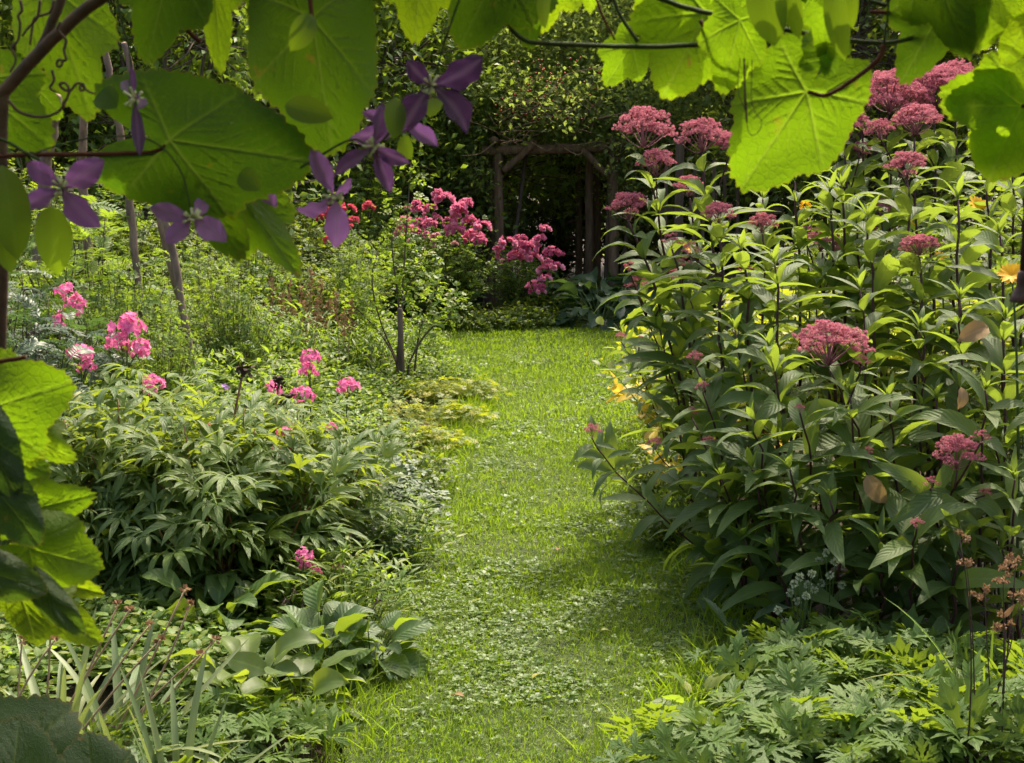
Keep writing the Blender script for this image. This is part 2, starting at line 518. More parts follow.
MAT = dict(
    grape=grapemat(),
    dull=grapemat('dull vine leaf', (1.0, .9, 3.4), (.5, .5, 1.5)),
    joe=leafmat('pink stalk leaf', [(.05, .088, .026), (.068, .112, .028), (.09, .135, .03)], (.33, .45, .04), .42, .55, .3, .35, vein=62),
    joestem=solid('dark red stem', (.035, .012, .012), (.09, .035, .03), 60, .55),
    joehead=leafmat('dusty pink floret', [(.34, .13, .13), (.48, .135, .19), (.57, .20, .26), (.66, .38, .38)], (.70, .27, .32), .35, .7, .2, 0),
    joebranch=solid('mauve branchlet', (.22, .08, .10), (.32, .14, .13), 60, .7),
    peony=leafmat('peony leaf', [(.06, .105, .028), (.085, .14, .03), (.135, .178, .03)], (.36, .46, .03), .42, .52, .36, .4, vein=30),
    peonystem=solid('red brown peony stem', (.12, .05, .02), (.22, .11, .035), 40, .6),
    broad=leafmat('broad leathery leaf', [(.045, .085, .025), (.065, .12, .025), (.10, .15, .02)], (.3, .42, .025), .38, .5, .35, .5, vein=55),
    grey=leafmat('grey green leaf', [(.06, .10, .05), (.085, .13, .06), (.10, .15, .06)], (.2, .3, .05), .25, .45, .5, .4, vein=40),
    strap=leafmat('pale strap leaf', [(.10, .15, .06), (.15, .20, .08), (.22, .23, .10)], (.3, .38, .08), .3, .5, .4, .2),
    light=leafmat('light green leaf', [(.07, .13, .026), (.095, .165, .03), (.125, .19, .034), (.20, .205, .035)], (.35, .50, .035), .43, .5, .35, .3),
    yellow=leafmat('yellowing leaf', [(.10, .16, .022), (.13, .19, .026), (.21, .24, .03), (.40, .34, .035)], (.50, .56, .03), .45, .5, .4, .3),
    gold=leafmat('golden leaf', [(.36, .33, .03), (.48, .37, .04), (.55, .31, .05)], (.75, .55, .06), .45, .5, .4, .3),
    mid=leafmat('mid green leaf', [(.065, .105, .024), (.088, .132, .026), (.115, .16, .028)], (.35, .45, .03), .44, .5, .35, .3),
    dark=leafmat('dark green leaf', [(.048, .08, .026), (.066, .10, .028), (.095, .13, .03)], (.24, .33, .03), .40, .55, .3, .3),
    blue=leafmat('blue green leaf', [(.035, .07, .035), (.05, .09, .042), (.065, .11, .045)], (.15, .26, .04), .32, .45, .45, .3),
    palm=leafmat('cut leaf', [(.055, .105, .024), (.075, .135, .024), (.115, .17, .024)], (.30, .42, .022), .38, .55, .28, .4, vein=26),
    grass=leafmat('grass blade', [(.062, .118, .008), (.095, .16, .010), (.135, .195, .013), (.21, .20, .04)], (.32, .49, .013), .46, .48, .35, .1),
    clover=leafmat('clover leaf', [(.055, .11, .013), (.088, .152, .016), (.125, .19, .022)], (.33, .47, .02), .38, .45, .42, .15),
    dry=leafmat('dry seed head', [(.16, .085, .04), (.24, .14, .07), (.33, .2, .11)], (.3, .17, .08), .25, .8, .2, 0),
    drystem=solid('dry stalk', (.26, .165, .085), (.46, .33, .19), 30, .8),
    seedstem=solid('dark seed stalk', (.03, .02, .015), (.09, .05, .03), 30, .7),
    greenstem=solid('green stem', (.05, .08, .02), (.09, .13, .03), 30, .6),
    twig=solid('brown twig', (.05, .035, .022), (.12, .085, .055), 30, .8),
    bark=solid('grey brown bark', (.07, .05, .035), (.19, .14, .105), 18, .9, .2, .9, (1, 1, .25), dist=.03),
    pole=solid('weathered pole bark', (.12, .08, .06), (.36, .26, .2), 26, .9, .2, .9, (1, 1, .22), dist=.02),
    cutwood=solid('sawn end', (.5, .36, .26), (.62, .46, .34), 30, .8),
    arbor=solid('weathered timber', (.085, .053, .03), (.25, .165, .10), 24, .85, .2, .6, (1, 1, .15), dist=.01),
    vine=solid('vine cane', (.045, .025, .015), (.12, .065, .035), 70, .7, .3, .6, (1, 1, 1), dist=.002),
    vinegreen=solid('green vine shoot', (.022, .04, .008), (.05, .065, .014), 50, .7, .15),
    petiole=solid('red petiole', (.055, .014, .008), (.11, .036, .014), 40, .7, .15),
    phlox=leafmat('phlox petal', [(.66, .09, .28), (.78, .17, .40), (.84, .38, .54)], (.85, .22, .46), .4, .6, .25, 0, blotch=.1),
    rose=leafmat('pink rose petal', [(.74, .13, .31), (.82, .24, .42), (.86, .46, .56)], (.90, .30, .46), .4, .6, .25, 0, blotch=.1),
    red=leafmat('coral red petal', [(.70, .09, .15), (.78, .15, .22)], (.85, .18, .24), .35, .6, .25, 0, blotch=.1),
    palepink=leafmat('pale pink petal', [(.72, .4, .42), (.8, .52, .5)], (.8, .5, .5), .4, .6, .25, 0, blotch=.1),
    fern=leafmat('dark feathery leaf', [(.03, .06, .034), (.042, .078, .042), (.055, .095, .045)], (.13, .24, .04), .3, .45, .45, .3),
    hedge=leafmat('dull hedge leaf', [(.085, .12, .04), (.115, .15, .045), (.15, .185, .05)], (.37, .48, .08), .5, .7, .1, 0),
    tan=leafmat('tan dead leaf', [(.20, .125, .05), (.27, .18, .08)], (.26, .17, .06), .3, .7, .2, .2),
    white=leafmat('greenish white bracts', [(.30, .35, .2), (.42, .46, .3)], (.36, .4, .24), .3, .6, .3, 0, blotch=.1),
    yflower=leafmat('yellow petal', [(.8, .42, .01), (.85, .55, .02)], (.9, .6, .03), .35, .55, .3, 0, blotch=.1),
    mauve=leafmat('mauve petal', [(.4, .2, .5), (.5, .3, .6)], (.5, .3, .6), .35, .6, .3, 0, blotch=.1),
    stamen=solid('pale stamen', (.5, .5, .25), (.7, .68, .4), 60, .6),
    clemleaf=leafmat('clematis leaf', [(.025, .05, .012), (.04, .075, .014)], (.30, .46, .01), .5, .6, .2, .2),
    iron=solid('rusty iron', (.03, .02, .018), (.11, .055, .04), 40, .6, .4, .5, metal=.5, dist=.003),
    berry=solid('red berry', (.35, .03, .02), (.5, .08, .03), 20, .3),
    picket=solid('grey picket', (.06, .042, .028), (.14, .10, .065), 22, .85, .2, .4, (1, 1, .15)),
)


def petalmat():
    m, N, L = nodes('violet sepal')
    at = new(N, 'ShaderNodeAttribute', attribute_name='lf')
    sx = N.new('ShaderNodeSeparateXYZ')
    L.new(at.outputs['Vector'], sx.inputs[0])
    u, v, r = sx.outputs
    tc = N.new('ShaderNodeTexCoord')
    no = N.new('ShaderNodeTexNoise')
    no.inputs['Scale'].default_value = 55
    no.inputs['Detail'].default_value = 5
    L.new(tc.outputs['Object'], no.inputs['Vector'])
    du = math_(N, L, 'ABSOLUTE', math_(N, L, 'SUBTRACT', u, .5))
    bar = math_(N, L, 'SUBTRACT', 1, math_(N, L, 'MULTIPLY', du, 5.5), clamp=True)
    rib = math_(N, L, 'MULTIPLY_ADD', math_(N, L, 'SINE', math_(N, L, 'MULTIPLY', du, 70)), .5, .5)
    vein = math_(N, L, 'MULTIPLY', rib, math_(N, L, 'MULTIPLY', no.outputs[0], .9))
    col = ramp(N, L, r, [(0, (.06, .025, .068)), (.5, (.16, .07, .19)), (1, (.32, .16, .37))])  # r tones a whole flower from painted shade to painted sun
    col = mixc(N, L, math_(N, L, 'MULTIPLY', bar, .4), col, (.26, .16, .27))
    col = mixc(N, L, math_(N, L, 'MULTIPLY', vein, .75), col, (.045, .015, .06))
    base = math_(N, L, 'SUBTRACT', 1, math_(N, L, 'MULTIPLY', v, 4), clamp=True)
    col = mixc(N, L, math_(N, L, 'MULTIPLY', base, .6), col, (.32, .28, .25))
    pr = N.new('ShaderNodeBsdfPrincipled')
    L.new(col, pr.inputs['Base Color'])
    pr.inputs['Roughness'].default_value = .6
    pr.inputs['Specular IOR Level'].default_value = .2
    pr.inputs['Sheen Weight'].default_value = .15
    bp = N.new('ShaderNodeBump')
    bp.inputs['Strength'].default_value = .6
    bp.inputs['Distance'].default_value = .0008
    L.new(math_(N, L, 'ADD', rib, no.outputs[0]), bp.inputs['Height'])
    L.new(bp.outputs[0], pr.inputs['Normal'])
    tl = N.new('ShaderNodeBsdfTranslucent')
    tcol = ramp(N, L, r, [(0, (.14, .055, .15)), (.5, (.34, .13, .36)), (1, (.66, .29, .72))])  # same painted shade in the light coming through
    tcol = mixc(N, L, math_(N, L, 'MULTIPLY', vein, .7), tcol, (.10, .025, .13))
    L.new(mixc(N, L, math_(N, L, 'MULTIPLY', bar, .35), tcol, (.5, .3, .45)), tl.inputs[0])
    mx = N.new('ShaderNodeMixShader')
    mx.inputs[0].default_value = .42
    L.new(pr.outputs[0], mx.inputs[1])
    L.new(tl.outputs[0], mx.inputs[2])
    out = N.new('ShaderNodeOutputMaterial')
    L.new(mx.outputs[0], out.inputs[0])
    return m


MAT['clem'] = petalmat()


def groundmat(name, c1, c2, c3, sc_=6):
    m, N, L = nodes(name)
    tc = N.new('ShaderNodeTexCoord')
    a, b = N.new('ShaderNodeTexNoise'), N.new('ShaderNodeTexNoise')
    a.inputs['Scale'].default_value, b.inputs['Scale'].default_value = sc_, sc_ * 14
    a.inputs['Detail'].default_value = b.inputs['Detail'].default_value = 8
    L.new(tc.outputs['Object'], a.inputs[0])
    L.new(tc.outputs['Object'], b.inputs[0])
    col = ramp(N, L, math_(N, L, 'ADD', math_(N, L, 'MULTIPLY', a.outputs[0], .5), math_(N, L, 'MULTIPLY', b.outputs[0], .5)), [(.35, c1), (.52, c2), (.68, c3)])
    pr = N.new('ShaderNodeBsdfPrincipled')
    L.new(col, pr.inputs['Base Color'])
    pr.inputs['Roughness'].default_value = .95
    bp = N.new('ShaderNodeBump')
    bp.inputs['Strength'].default_value = .9
    bp.inputs['Distance'].default_value = .03
    L.new(b.outputs[0], bp.inputs['Height'])
    L.new(bp.outputs[0], pr.inputs['Normal'])
    out = N.new('ShaderNodeOutputMaterial')
    L.new(pr.outputs[0], out.inputs[0])
    return m


# ------------------------------------------------------------------ helpers: objects
def thing(name, label, cat, loc=(0, 0, 0), rz=0, s=1, group=None):
    o = bpy.data.objects.new(name, None)
    C.objects.link(o)
    o.empty_display_size = .05
    o.location = tuple(map(float, loc))
    o.rotation_euler = (0, 0, rz)
    o.scale = (s, s, s) if np.isscalar(s) else s
    o['label'] = label
    o['category'] = cat
    if group:
        o['group'] = group
    return o


def part(name, me, parent, label=None):
    o = bpy.data.objects.new(name, me)
    C.objects.link(o)
    o.parent = parent
    if label:
        o['label'] = label
    return o


def setting(name, me, kind='structure'):
    o = bpy.data.objects.new(name, me)
    C.objects.link(o)
    o['kind'] = kind
    return o


def plant(name, cat, label, loc, parts, rz=0, s=1, group=None):
    t = thing(name, label, cat, loc, rz, s, group)
    for n, me in parts:
        part(n, me, t)
    return t


# ------------------------------------------------------------------ setting: ground, lawn, grass
def sheet(poly_or_size, n, z, name, mat, amp=.02):
    xs = np.concatenate([[-150, -60, -25], np.linspace(-12, 12, n), [25, 60, 150]])
    ys = np.concatenate([[-60, -20, -4], np.linspace(-2, 26, n), [40, 80, 200]])
    X, Y = np.meshgrid(xs, ys)
    Z = z + amp * (np.sin(X * 2.1 + Y) * np.sin(Y * 1.7 - X) + .5 * np.sin(X * 5.3) * np.sin(Y * 4.1))
    V = np.stack([X.ravel(), Y.ravel(), Z.ravel()], 1)
    k = len(xs)
    T = []
    for i in range(len(ys) - 1):
        for j in range(k - 1):
            a = i * k + j
            T += [(a, a + 1, a + k + 1), (a, a + k + 1, a + k)]
    m = M()
    m.add(V, T)
    return setting(name, m.mesh(name, mat))


sheet(None, 70, -.03, 'ground', groundmat('garden soil', (.02, .012, .006), (.042, .026, .013), (.075, .048, .026)), .012)
LP = [(300, 1500), (330, 1000), (345, 763), (330, 700), (330, 640), (345, 600), (380, 555), (420, 500), (440, 470), (462, 430), (480, 400), (455, 375), (400, 352),
      (400, 340), (450, 330), (520, 330), (560, 325), (640, 316), (665, 330), (660, 345), (662, 400), (672, 470), (700, 560), (745, 620), (735, 660), (690, 720), (640, 763), (630, 1000), (700, 1500)]
LAWN = A_([G(*p)[:2] for p in LP])


def inpoly(p, poly):
    x, y = p[:, 0], p[:, 1]
    c = np.zeros(len(p), bool)
    j = len(poly) - 1
    for i in range(len(poly)):
        xi, yi = poly[i]
        xj, yj = poly[j]
        c ^= ((yi > y) != (yj > y)) & (x < (xj - xi) * (y - yi) / (yj - yi + 1e-12) + xi)
        j = i
    return c


def lawn_sheet():
    import bmesh
    bm = bmesh.new()
    f = bm.faces.new([bm.verts.new((x, y, .008)) for x, y in LAWN])
    bmesh.ops.triangulate(bm, faces=[f])
    me = bpy.data.meshes.new('lawn')
    bm.to_mesh(me)
    bm.free()
    me.materials.append(groundmat('lawn soil', (.02, .032, .006), (.04, .06, .01), (.07, .095, .016), 3))
    setting('lawn', me)


lawn_sheet()


def nz(p, f, s=0):
    x, y = p[:, 0] * f + s, p[:, 1] * f + s * 1.7
    return .5 + .25 * (np.sin(x * 1.3 + np.sin(y * 1.9 + s)) + np.sin(y * 1.1 + np.sin(x * 2.3)))


def lawnpts(n, ymin, ymax, jit=.09):
    lo, hi = LAWN.min(0), LAWN.max(0)
    q = np.stack([U(lo[0], hi[0], n), U(ymin, ymax, n)], 1)
    return q[inpoly(q + rng.normal(0, jit, q.shape), LAWN)]


def grass():
    m = M()
    Bl = [blade(.09, 3, 1, .5, d, .15, .8, a0=.15) for d in (.3, .8, 1.4)]
    Bs = [(v, t, u) for v, t, u in Bl]
    for ymin, ymax, dens, h, wd in ((2.4, 5, 20000, .034, 1.1), (5, 8, 14000, .036, 1.5), (8, 11, 8000, .042, 2.1), (11, 15, 5000, .05, 2.8)):
        lo, hi = LAWN.min(0), LAWN.max(0)
        q = lawnpts(int(dens * (hi[0] - lo[0]) * (ymax - ymin)), ymin, ymax)
        pt = nz(q, 2.2) * .6 + nz(q, 6, 3) * .6
        q = q[U(0, 1, len(q)) < .35 + .75 * pt]
        pt = nz(q, 2.2) * .6 + nz(q, 6, 3) * .6
        k = len(q)
        az = U(0, 2 * pi, k)
        el = U(.45, 1.45, k)
        X = np.stack([np.cos(az) * np.cos(el), np.sin(az) * np.cos(el), np.sin(el)], 1)
        Nn = np.stack([-np.cos(az) * np.sin(el), -np.sin(az) * np.sin(el), np.cos(el)], 1)
        L = h * U(.5, 1.35, k) * (.65 + .6 * pt)
        Bw = [(v * A_([1, wd * .8, 1]), t, u) for v, t, u in Bs]
        rn = np.clip(-.05 + .5 * nz(q, 1.1, 5) + .45 * nz(q, 3.7, 1) + rng.normal(0, .2, k), 0, 1)
        rn = np.where(U(0, 1, k) < .04, .98, rn * .85)
        inst(m, Bw, np.column_stack([q, np.full(k, .004)]), X, Nn, L, rn)
    # the longer fringe along the beds
    segs = [(i, (i + 1)) for i in range(2, len(LAWN) - 3)]
    pts = []
    for a, b in segs:
        A0, B0 = LAWN[a], LAWN[b]
        n = int(np.linalg.norm(B0 - A0) * 420)
        if n > 0:
            t = U(0, 1, n)[:, None]
            pts.append(A0 + (B0 - A0) * t + rng.normal(0, .07, (n, 2)))
    q = np.concatenate(pts)
    k = len(q)
    az, el = U(0, 2 * pi, k), U(.7, 1.4, k)
    X = np.stack([np.cos(az) * np.cos(el), np.sin(az) * np.cos(el), np.sin(el)], 1)
    Nn = np.stack([-np.cos(az) * np.sin(el), -np.sin(az) * np.sin(el), np.cos(el)], 1)
    inst(m, [(v * A_([1, .5, 1]), t, u) for v, t, u in Bs], np.column_stack([q, np.zeros(k)]), X, Nn, U(.07, .17, k))
    setting('grass', m.mesh('grass', MAT['grass'], False), 'stuff')
    # clover and other small round leaves between the blades
    m = M()
    for ymin, ymax, dens, s in ((2.4, 5, 6500, .017), (5, 8, 4200, .02), (8, 12, 2000, .026)):
        lo, hi = LAWN.min(0), LAWN.max(0)
        q = lawnpts(int(dens * (hi[0] - lo[0]) * (ymax - ymin)), ymin, ymax)
        cl = np.clip((nz(q, 1.7, 9) * .6 + nz(q, 5.3, 2) * .5 - .42) * 3.4, .07, 1)
        q = q[U(0, 1, len(q)) < cl]
        k = len(q)
        az = U(0, 2 * pi, k)
        N0 = nrm(np.stack([rng.normal(0, .35, k), rng.normal(0, .35, k), np.ones(k)], 1))
        inst(m, TRIF, np.column_stack([q, U(.008, .034, k)]), np.stack([np.cos(az), np.sin(az), 0 * az], 1), N0, s * np.where(U(0, 1, k) < .06, U(1.8, 2.6, k), U(.5, 1.6, k)))
    setting('clover', m.mesh('clover', MAT['clover']), 'stuff')


grass()


# ------------------------------------------------------------------ plant builders
def perp(d):
    a = nrm(np.cross(d, A_([.3, .5, .81])))
    return a, np.cross(d, a)


def bush(h, rad, nbr, shapes, L, per, lm, sm, stem_r=.004, start=.3, jit=.03, up=.35, dome=.45, core=.25, upright=.7, tipup=0., lenv=.35, twist=None, pos_out=None):
    """a leafy bush of arching stems; returns its stem and foliage meshes"""
    ms, mf = M(), M()
    for i in range(nbr):
        az = i * 2.39996 + U(-.4, .4)
        r = rad * math.sqrt((i + .5) / nbr) * U(.85, 1.1)
        zt = h * (1 - dome * (r / rad) ** 2) * U(.72, 1.05)
        d = A_([cos(az), sin(az), 0])
        b = d * core * r
        p = bez(b, b + d * r * (1 - upright) + A_([0, 0, zt * upright]), d * r + A_([0, 0, zt]), 8)
        p[1:-1] += rng.normal(0, .02 * h, (6, 3)) * .5
        tube(ms, p, np.linspace(stem_r, stem_r * .35, 8), 4)
        t = np.linspace(start, 1, per) ** .9
        seg = t * 7
        j = np.clip(seg.astype(int), 0, 6)
        fr = (seg - j)[:, None]
        pos = p[j] * (1 - fr) + p[j + 1] * fr
        dr = nrm(p[j + 1] - p[j])
        a, c = perp(dr)
        ph = np.arange(per) * 2.4 + U(0, 6)
        out = np.cos(ph)[:, None] * a + np.sin(ph)[:, None] * c
        out = nrm(out + .35 * d * (r / rad))
        X = nrm(out + dr * U(.1, .6, (per, 1)) + A_([0, 0, 1]) * U(-.35, 1, (per, 1)) * up)
        N0 = A_([0, 0, 1.]) + .55 * dr + rng.normal(0, .35, (per, 3))
        pos = pos + rng.normal(0, jit, (per, 3))
        pos[:, 2] = np.maximum(pos[:, 2], .02)
        inst(mf, shapes, pos, X, N0, L * U(1 - lenv, 1 + lenv, per) * (1.1 - .35 * t))
        if pos_out is not None:
            pos_out.append(p[-1])
    return ms.mesh('stems', sm), mf.mesh('foliage', lm)


def mass(blobs, shapes, L, lm, sm=None, root=None, r0=.05, out=.5, shell=.55, clump=9, cs=.16):
    """a crown: leaf clumps spread through ellipsoid blobs (centre, radii, leaf count), limbs to each blob, twigs to clumps"""
    mf, ms = M(), M()
    for c, rad, n in blobs:
        c, rad = A_(c, float), A_(rad, float)
        if sm is not None and root is not None:
            tube(ms, bez(root, (A_(root) * .5 + c * .5) + A_([0, 0, .1]), c, 7), np.linspace(r0 * .6, r0 * .12, 7), 5)
        k = max(3, n // clump)
        d = nrm(rng.normal(0, 1, (k, 3)))
        rr = U(shell ** 3, 1, k) ** (1 / 3)
        lump = 1 + .22 * np.sin(d[:, 0] * 5 + c[0]) * np.sin(d[:, 2] * 6 + c[1]) + .15 * np.sin(d[:, 1] * 9 + d[:, 2] * 4)
        cp = c + d * (rr * lump)[:, None] * rad
        if sm is not None:
            for q in rng.choice(k, min(k, 26), False):
                tube(ms, bez(c + rng.normal(0, .1, 3) * rad, (c + cp[q]) / 2 + rng.normal(0, .08, 3), cp[q], 4), np.linspace(r0 * .14, r0 * .05, 4), 3)
        idx = np.repeat(np.arange(k), clump)
        off = rng.normal(0, cs, (len(idx), 3)) * A_([1, 1, .7])
        pos = cp[idx] + off
        X = nrm(d[idx] * out + rng.normal(0, .6, off.shape) + A_([0, 0, -.15]))
        N0 = A_([0, 0, 1.]) + rng.normal(0, .5, off.shape) + .3 * d[idx]
        tone = np.clip(np.repeat(U(0, 1, k), clump) * .6 + U(0, .4, len(idx)), 0, 1)
        inst(mf, shapes, pos, X, N0, L * U(.6, 1.35, len(idx)), tone)
    r = [mf.mesh('crown', lm)]
    if sm is not None:
        r.append(ms.mesh('limb', sm))
    return r


def trunk_mesh(h, r, lean=(0, 0), name='trunk', mat='bark'):
    m = M()
    p = smoothline([(0, 0, -.05), (lean[0] * .3 + .03, lean[1] * .3, h * .35), (lean[0] * .7 - .03, lean[1] * .7, h * .7), (lean[0], lean[1], h)], 4)
    tube(m, p, np.linspace(r * 1.25, r * .6, len(p)), 9)
    return m.mesh(name, MAT[mat])


# ------------------------------------------------------------------ trees behind the garden
def tree_kit(h, w, leaf, L, mat, n, seed, low=.15, tr=.09):
    """crown, limb and trunk meshes of a tree h high and w wide"""
    global rng
    keep, rng = rng, np.random.default_rng(seed)
    b = []
    nb = 15
    for i in range(nb):
        f = (i + .5) / nb
        z = h * (low + (1 - low) * f)
        rr = w * .5 * (.95 - .55 * max(0, f - .35)) * .55
        az = i * 2.4
        b.append(((cos(az) * rr, sin(az) * rr, z), (w * .27, w * .27, h * .13), n // nb))
    cr, lb = mass(b, leaf, L, MAT[mat], MAT['bark'], (0, 0, h * low * .8), tr)
    keep_t = trunk_mesh(h * .75, tr)
    rng = keep
    return cr, lb, keep_t


KITS = {
    'olive': tree_kit(5.2, 3.2, TINY, .095, 'light', 11000, 1),
    'green': tree_kit(5.4, 3.4, TINY, .105, 'mid', 11000, 2),
    'dark': tree_kit(5.6, 3.4, TINY, .10, 'hedge', 11000, 3),
    'narrow': tree_kit(5.0, 2.6, NARROW, .13, 'mid', 10000, 4),
}


def tree(kit, px, Y, s, label, name='garden_tree'):
    t = thing(name, label, 'tree', gx(px, Y), U(0, 6), s, 'trees around the garden')
    cr, lb, tk = KITS[kit]
    part('trunk', tk, t)
    part('crown', cr, t)
    part('limb', lb, t)


for a in [
    ('olive', -60, 12.5, .95, 'yellow green tree rising behind the poles at the bare end of the bed'),
    ('green', 60, 14, 1.0, 'mid green tree showing through the gap beside the vine cane'),
    ('olive', 175, 13, .9, 'bright small leaved tree behind the two tall leaning poles'),
    ('green', 265, 15.5, 1.0, 'green tree behind the heart shaped vine leaf'),
    ('olive', 345, 16, 1.02, 'pale green tree seen above the coral red flowers'),
    ('olive', 425, 17.5, 1.05, 'light olive tree above the pink rose bush'),
    ('dark', 500, 20.5, 1.05, 'dark tree filling the back of the timber arbor'),
    ('dark', 590, 20, 1.0, 'dark tree behind the inner arbor posts'),
    ('dark', 668, 19, 1.1, 'dark tree behind the grey pickets'),
    ('dark', 760, 17, 1.05, 'dark tree behind the big backlit vine leaf with a hanging thread'),
    ('green', 850, 15.5, 1.0, 'green tree behind the tallest pink flower domes'),
    ('dark', 930, 17.5, 1.1, 'dark tree behind the vine leaf with two holes'),
    ('green', 1020, 15, 1.05, 'green tree behind the hanging bell'),
    ('narrow', 1110, 13, 1.05, 'narrow leaved tree past the hanging bell'),
    ('narrow', -150, 11, 1.0, 'narrow leaved tree past the end of the vine cane'),
    ('dark', 120, 18, 1.2, 'tall dark tree far behind the leaning poles'),
    ('dark', 330, 20, 1.2, 'tall dark tree far behind the violet clematis flowers'),
    ('dark', 560, 24, 1.35, 'tallest dark tree far behind the arbor roof'),
    ('dark', 700, 24, 1.3, 'tall dark tree far behind the picket fence'),
    ('dark', 830, 22, 1.3, 'tall dark tree far behind the pink flower domes'),
    ('dark', 230, 23, 1.35, 'tall dark tree far behind the brightest olive tree'),
    ('dark', 440, 24, 1.35, 'tall dark tree far behind the pink roses'),
    ('green', 1150, 19, 1.3, 'tall green tree far behind the hanging bell'),
    ('green', -60, 18, 1.3, 'tall green tree far behind the yellow green one'),
]:
    tree(*a)


# ------------------------------------------------------------------ the arbor, its climber, the fence
def arbor():
    o = gx(548, 16.2)
    t = thing('garden_arbor', 'weathered timber arbor with round beam, braces and posts under a dark climbing shrub', 'arbor', o)

    def post(px, Y, py0, r, lean=0.):
        g = gx(px, Y) - o
        top = P(px, py0, Y)[2]
        m = M()
        p = smoothline([g + A_([lean, 0, -.1]), g + A_([lean * .6 + .012, 0, top * .4]), g + A_([.0, 0, top * .75]), g + A_([0, 0, top])], 4)
        tube(m, p, np.linspace(r * 1.1, r * .92, len(p)), 9)
        part('post', m.mesh('post', MAT['arbor']), t)

    for a in ((491, 16.4, 158, .04, -.02), (498.5, 15.9, 150, .055), (588, 16.6, 150, .05), (612, 15.9, 150, .06), (596, 18.2, 160, .05), (578, 18.4, 165, .045), (508, 18.3, 165, .05), (640, 17.2, 160, .05)):
        post(*a)

    def bar(name, a, b, r, sag=0):
        m = M()
        a, b = A_(a) - o, A_(b) - o
        p = bez(a, (a + b) / 2 + A_([0, 0, -sag]), b, 7)
        tube(m, p, r, 9)
        part(name, m.mesh(name, MAT['arbor']), t)

    bar('beam', P(482, 151, 15.9), P(628, 146, 15.9), .058, .01)
    bar('beam', P(560, 140, 18.2), P(490, 142, 18.2), .05)
    bar('rail', P(494, 140, 15.7), P(505, 145, 18.4), .045)
    bar('rail', P(612, 140, 15.7), P(600, 145, 18.4), .045)
    bar('brace', P(503, 171, 15.85), P(536, 141, 15.8), .04, .02)
    bar('brace', P(608, 176, 15.85), P(582, 149, 15.85), .04)
    for py in (222, 238, 254):
        bar('slat', P(566, py, 18.5), P(618, py - 2, 18.5), .02)


arbor()


def climber():
    o = gx(548, 16.2)
    blobs = []
    for px, py, Y, rx, rz, n in ((470, 110, 16.2, .45, .4, 2200), (515, 105, 16.2, .5, .36, 2600), (560, 108, 16.0, .5, .33, 2600), (610, 105, 16, .5, .36, 2600), (655, 110, 16.2, .5, .45, 2200),
                                 (500, 60, 16.6, .6, .4, 2400), (560, 50, 16.6, .6, .45, 2600), (620, 55, 16.6, .6, .4, 2400), (540, 10, 16.9, .8, .4, 2200), (610, 5, 16.9, .7, .4, 2200),
                                 (468, 170, 16.4, .3, .4, 1500), (472, 215, 16.5, .25, .4, 1000), (640, 170, 16.8, .3, .5, 1100), (520, 120, 17.6, .6, .3, 1500), (590, 120, 17.6, .6, .3, 1500), (560, 150, 18.9, .9, .5, 1800), (540, 215, 19.2, .8, .5, 1500),
                                 (545, 116, 15.5, .5, .10, 700), (622, 150, 15.6, .13, .2, 500), (476, 172, 15.9, .1, .3, 500), (628, 205, 15.8, .1, .35, 400)):
        blobs.append((P(px, py, Y) - o, (rx, .55, rz), int(n * .7)))
    t = thing('climbing_shrub', 'dense dark climbing shrub with red hips heaped over the timber arbor', 'climber', o)
    cr, lb = mass(blobs, TINY, .07, MAT['hedge'], MAT['twig'], None, .035)
    part('foliage', cr, t)
    part('stem', lb, t)
    m = M()
    for a, b in (((487, 16.3), (500, 60, 16.6)), ((505, 16.1), (540, 50, 16.7)), ((605, 16.2), (610, 40, 16.7)), ((618, 16.3), (640, 110, 16.4))):
        g, e = gx(*a) - o, P(*b) - o
        tube(m, bez(g, (g + e) / 2 + A_([.04, .05, .3]), e, 8), np.linspace(.03, .014, 8), 6)
    part('main_stem', m.mesh('main_stem', MAT['bark']), t)
    # bare grey twigs at the front, red hips
    m = M()
    for i in range(46):
        a = P(U(488, 600), U(95, 150), U(15.2, 15.6)) - o
        d = A_([U(-.5, .5), U(-.15, .1), U(-.15, .35)])
        p = smoothline([a, a + d * .5 + rng.normal(0, .05, 3), a + d + rng.normal(0, .08, 3)], 4)
        tube(m, p, np.linspace(.008, .003, len(p)), 3)
    part('bare_twig', m.mesh('bare_twig', MAT['arbor']), t)
    m = M()
    for i in range(90):
        px = rng.choice([555, 545, 595, 520]) + rng.normal(0, 14)
        a = P(px, U(55, 120), U(15.3, 15.6)) - o
        tube(m, [a + A_([0, 0, .012]), a + A_([0, 0, .006]), a, a - A_([0, 0, .008])], A_([.004, .011, .012, .003]), 5)
    part('hip', m.mesh('hip', MAT['berry']), t)['kind'] = 'stuff'


climber()


def fence():
    o = gx(690, 15)
    t = thing('picket_fence', 'grey picket fence half hidden behind the pink flower domes', 'fence', o)
    for i, px in enumerate((664, 677, 692, 701, 711, 722, 735)):
        g = gx(px, 15) - o
        m = M()
        top = P(px, 150 + (i % 3) * 9, 15)[2]
        wd = .045 if i == 1 else .016
        if i == 1:
            top = P(px, 136, 15)[2]
        box(m, (g[0] - wd, g[1] - .014, -.05), (g[0] + wd, g[1] + .014, top))
        part('picket', m.mesh('picket', MAT['picket'], False), t)
    for z in (.45, 1.15):
        m = M()
        box(m, (gx(655, 15)[0] - o[0], .018, z), (gx(780, 15)[0] - o[0], .05, z + .07))
        part('rail', m.mesh('rail', MAT['picket'], False), t)


fence()

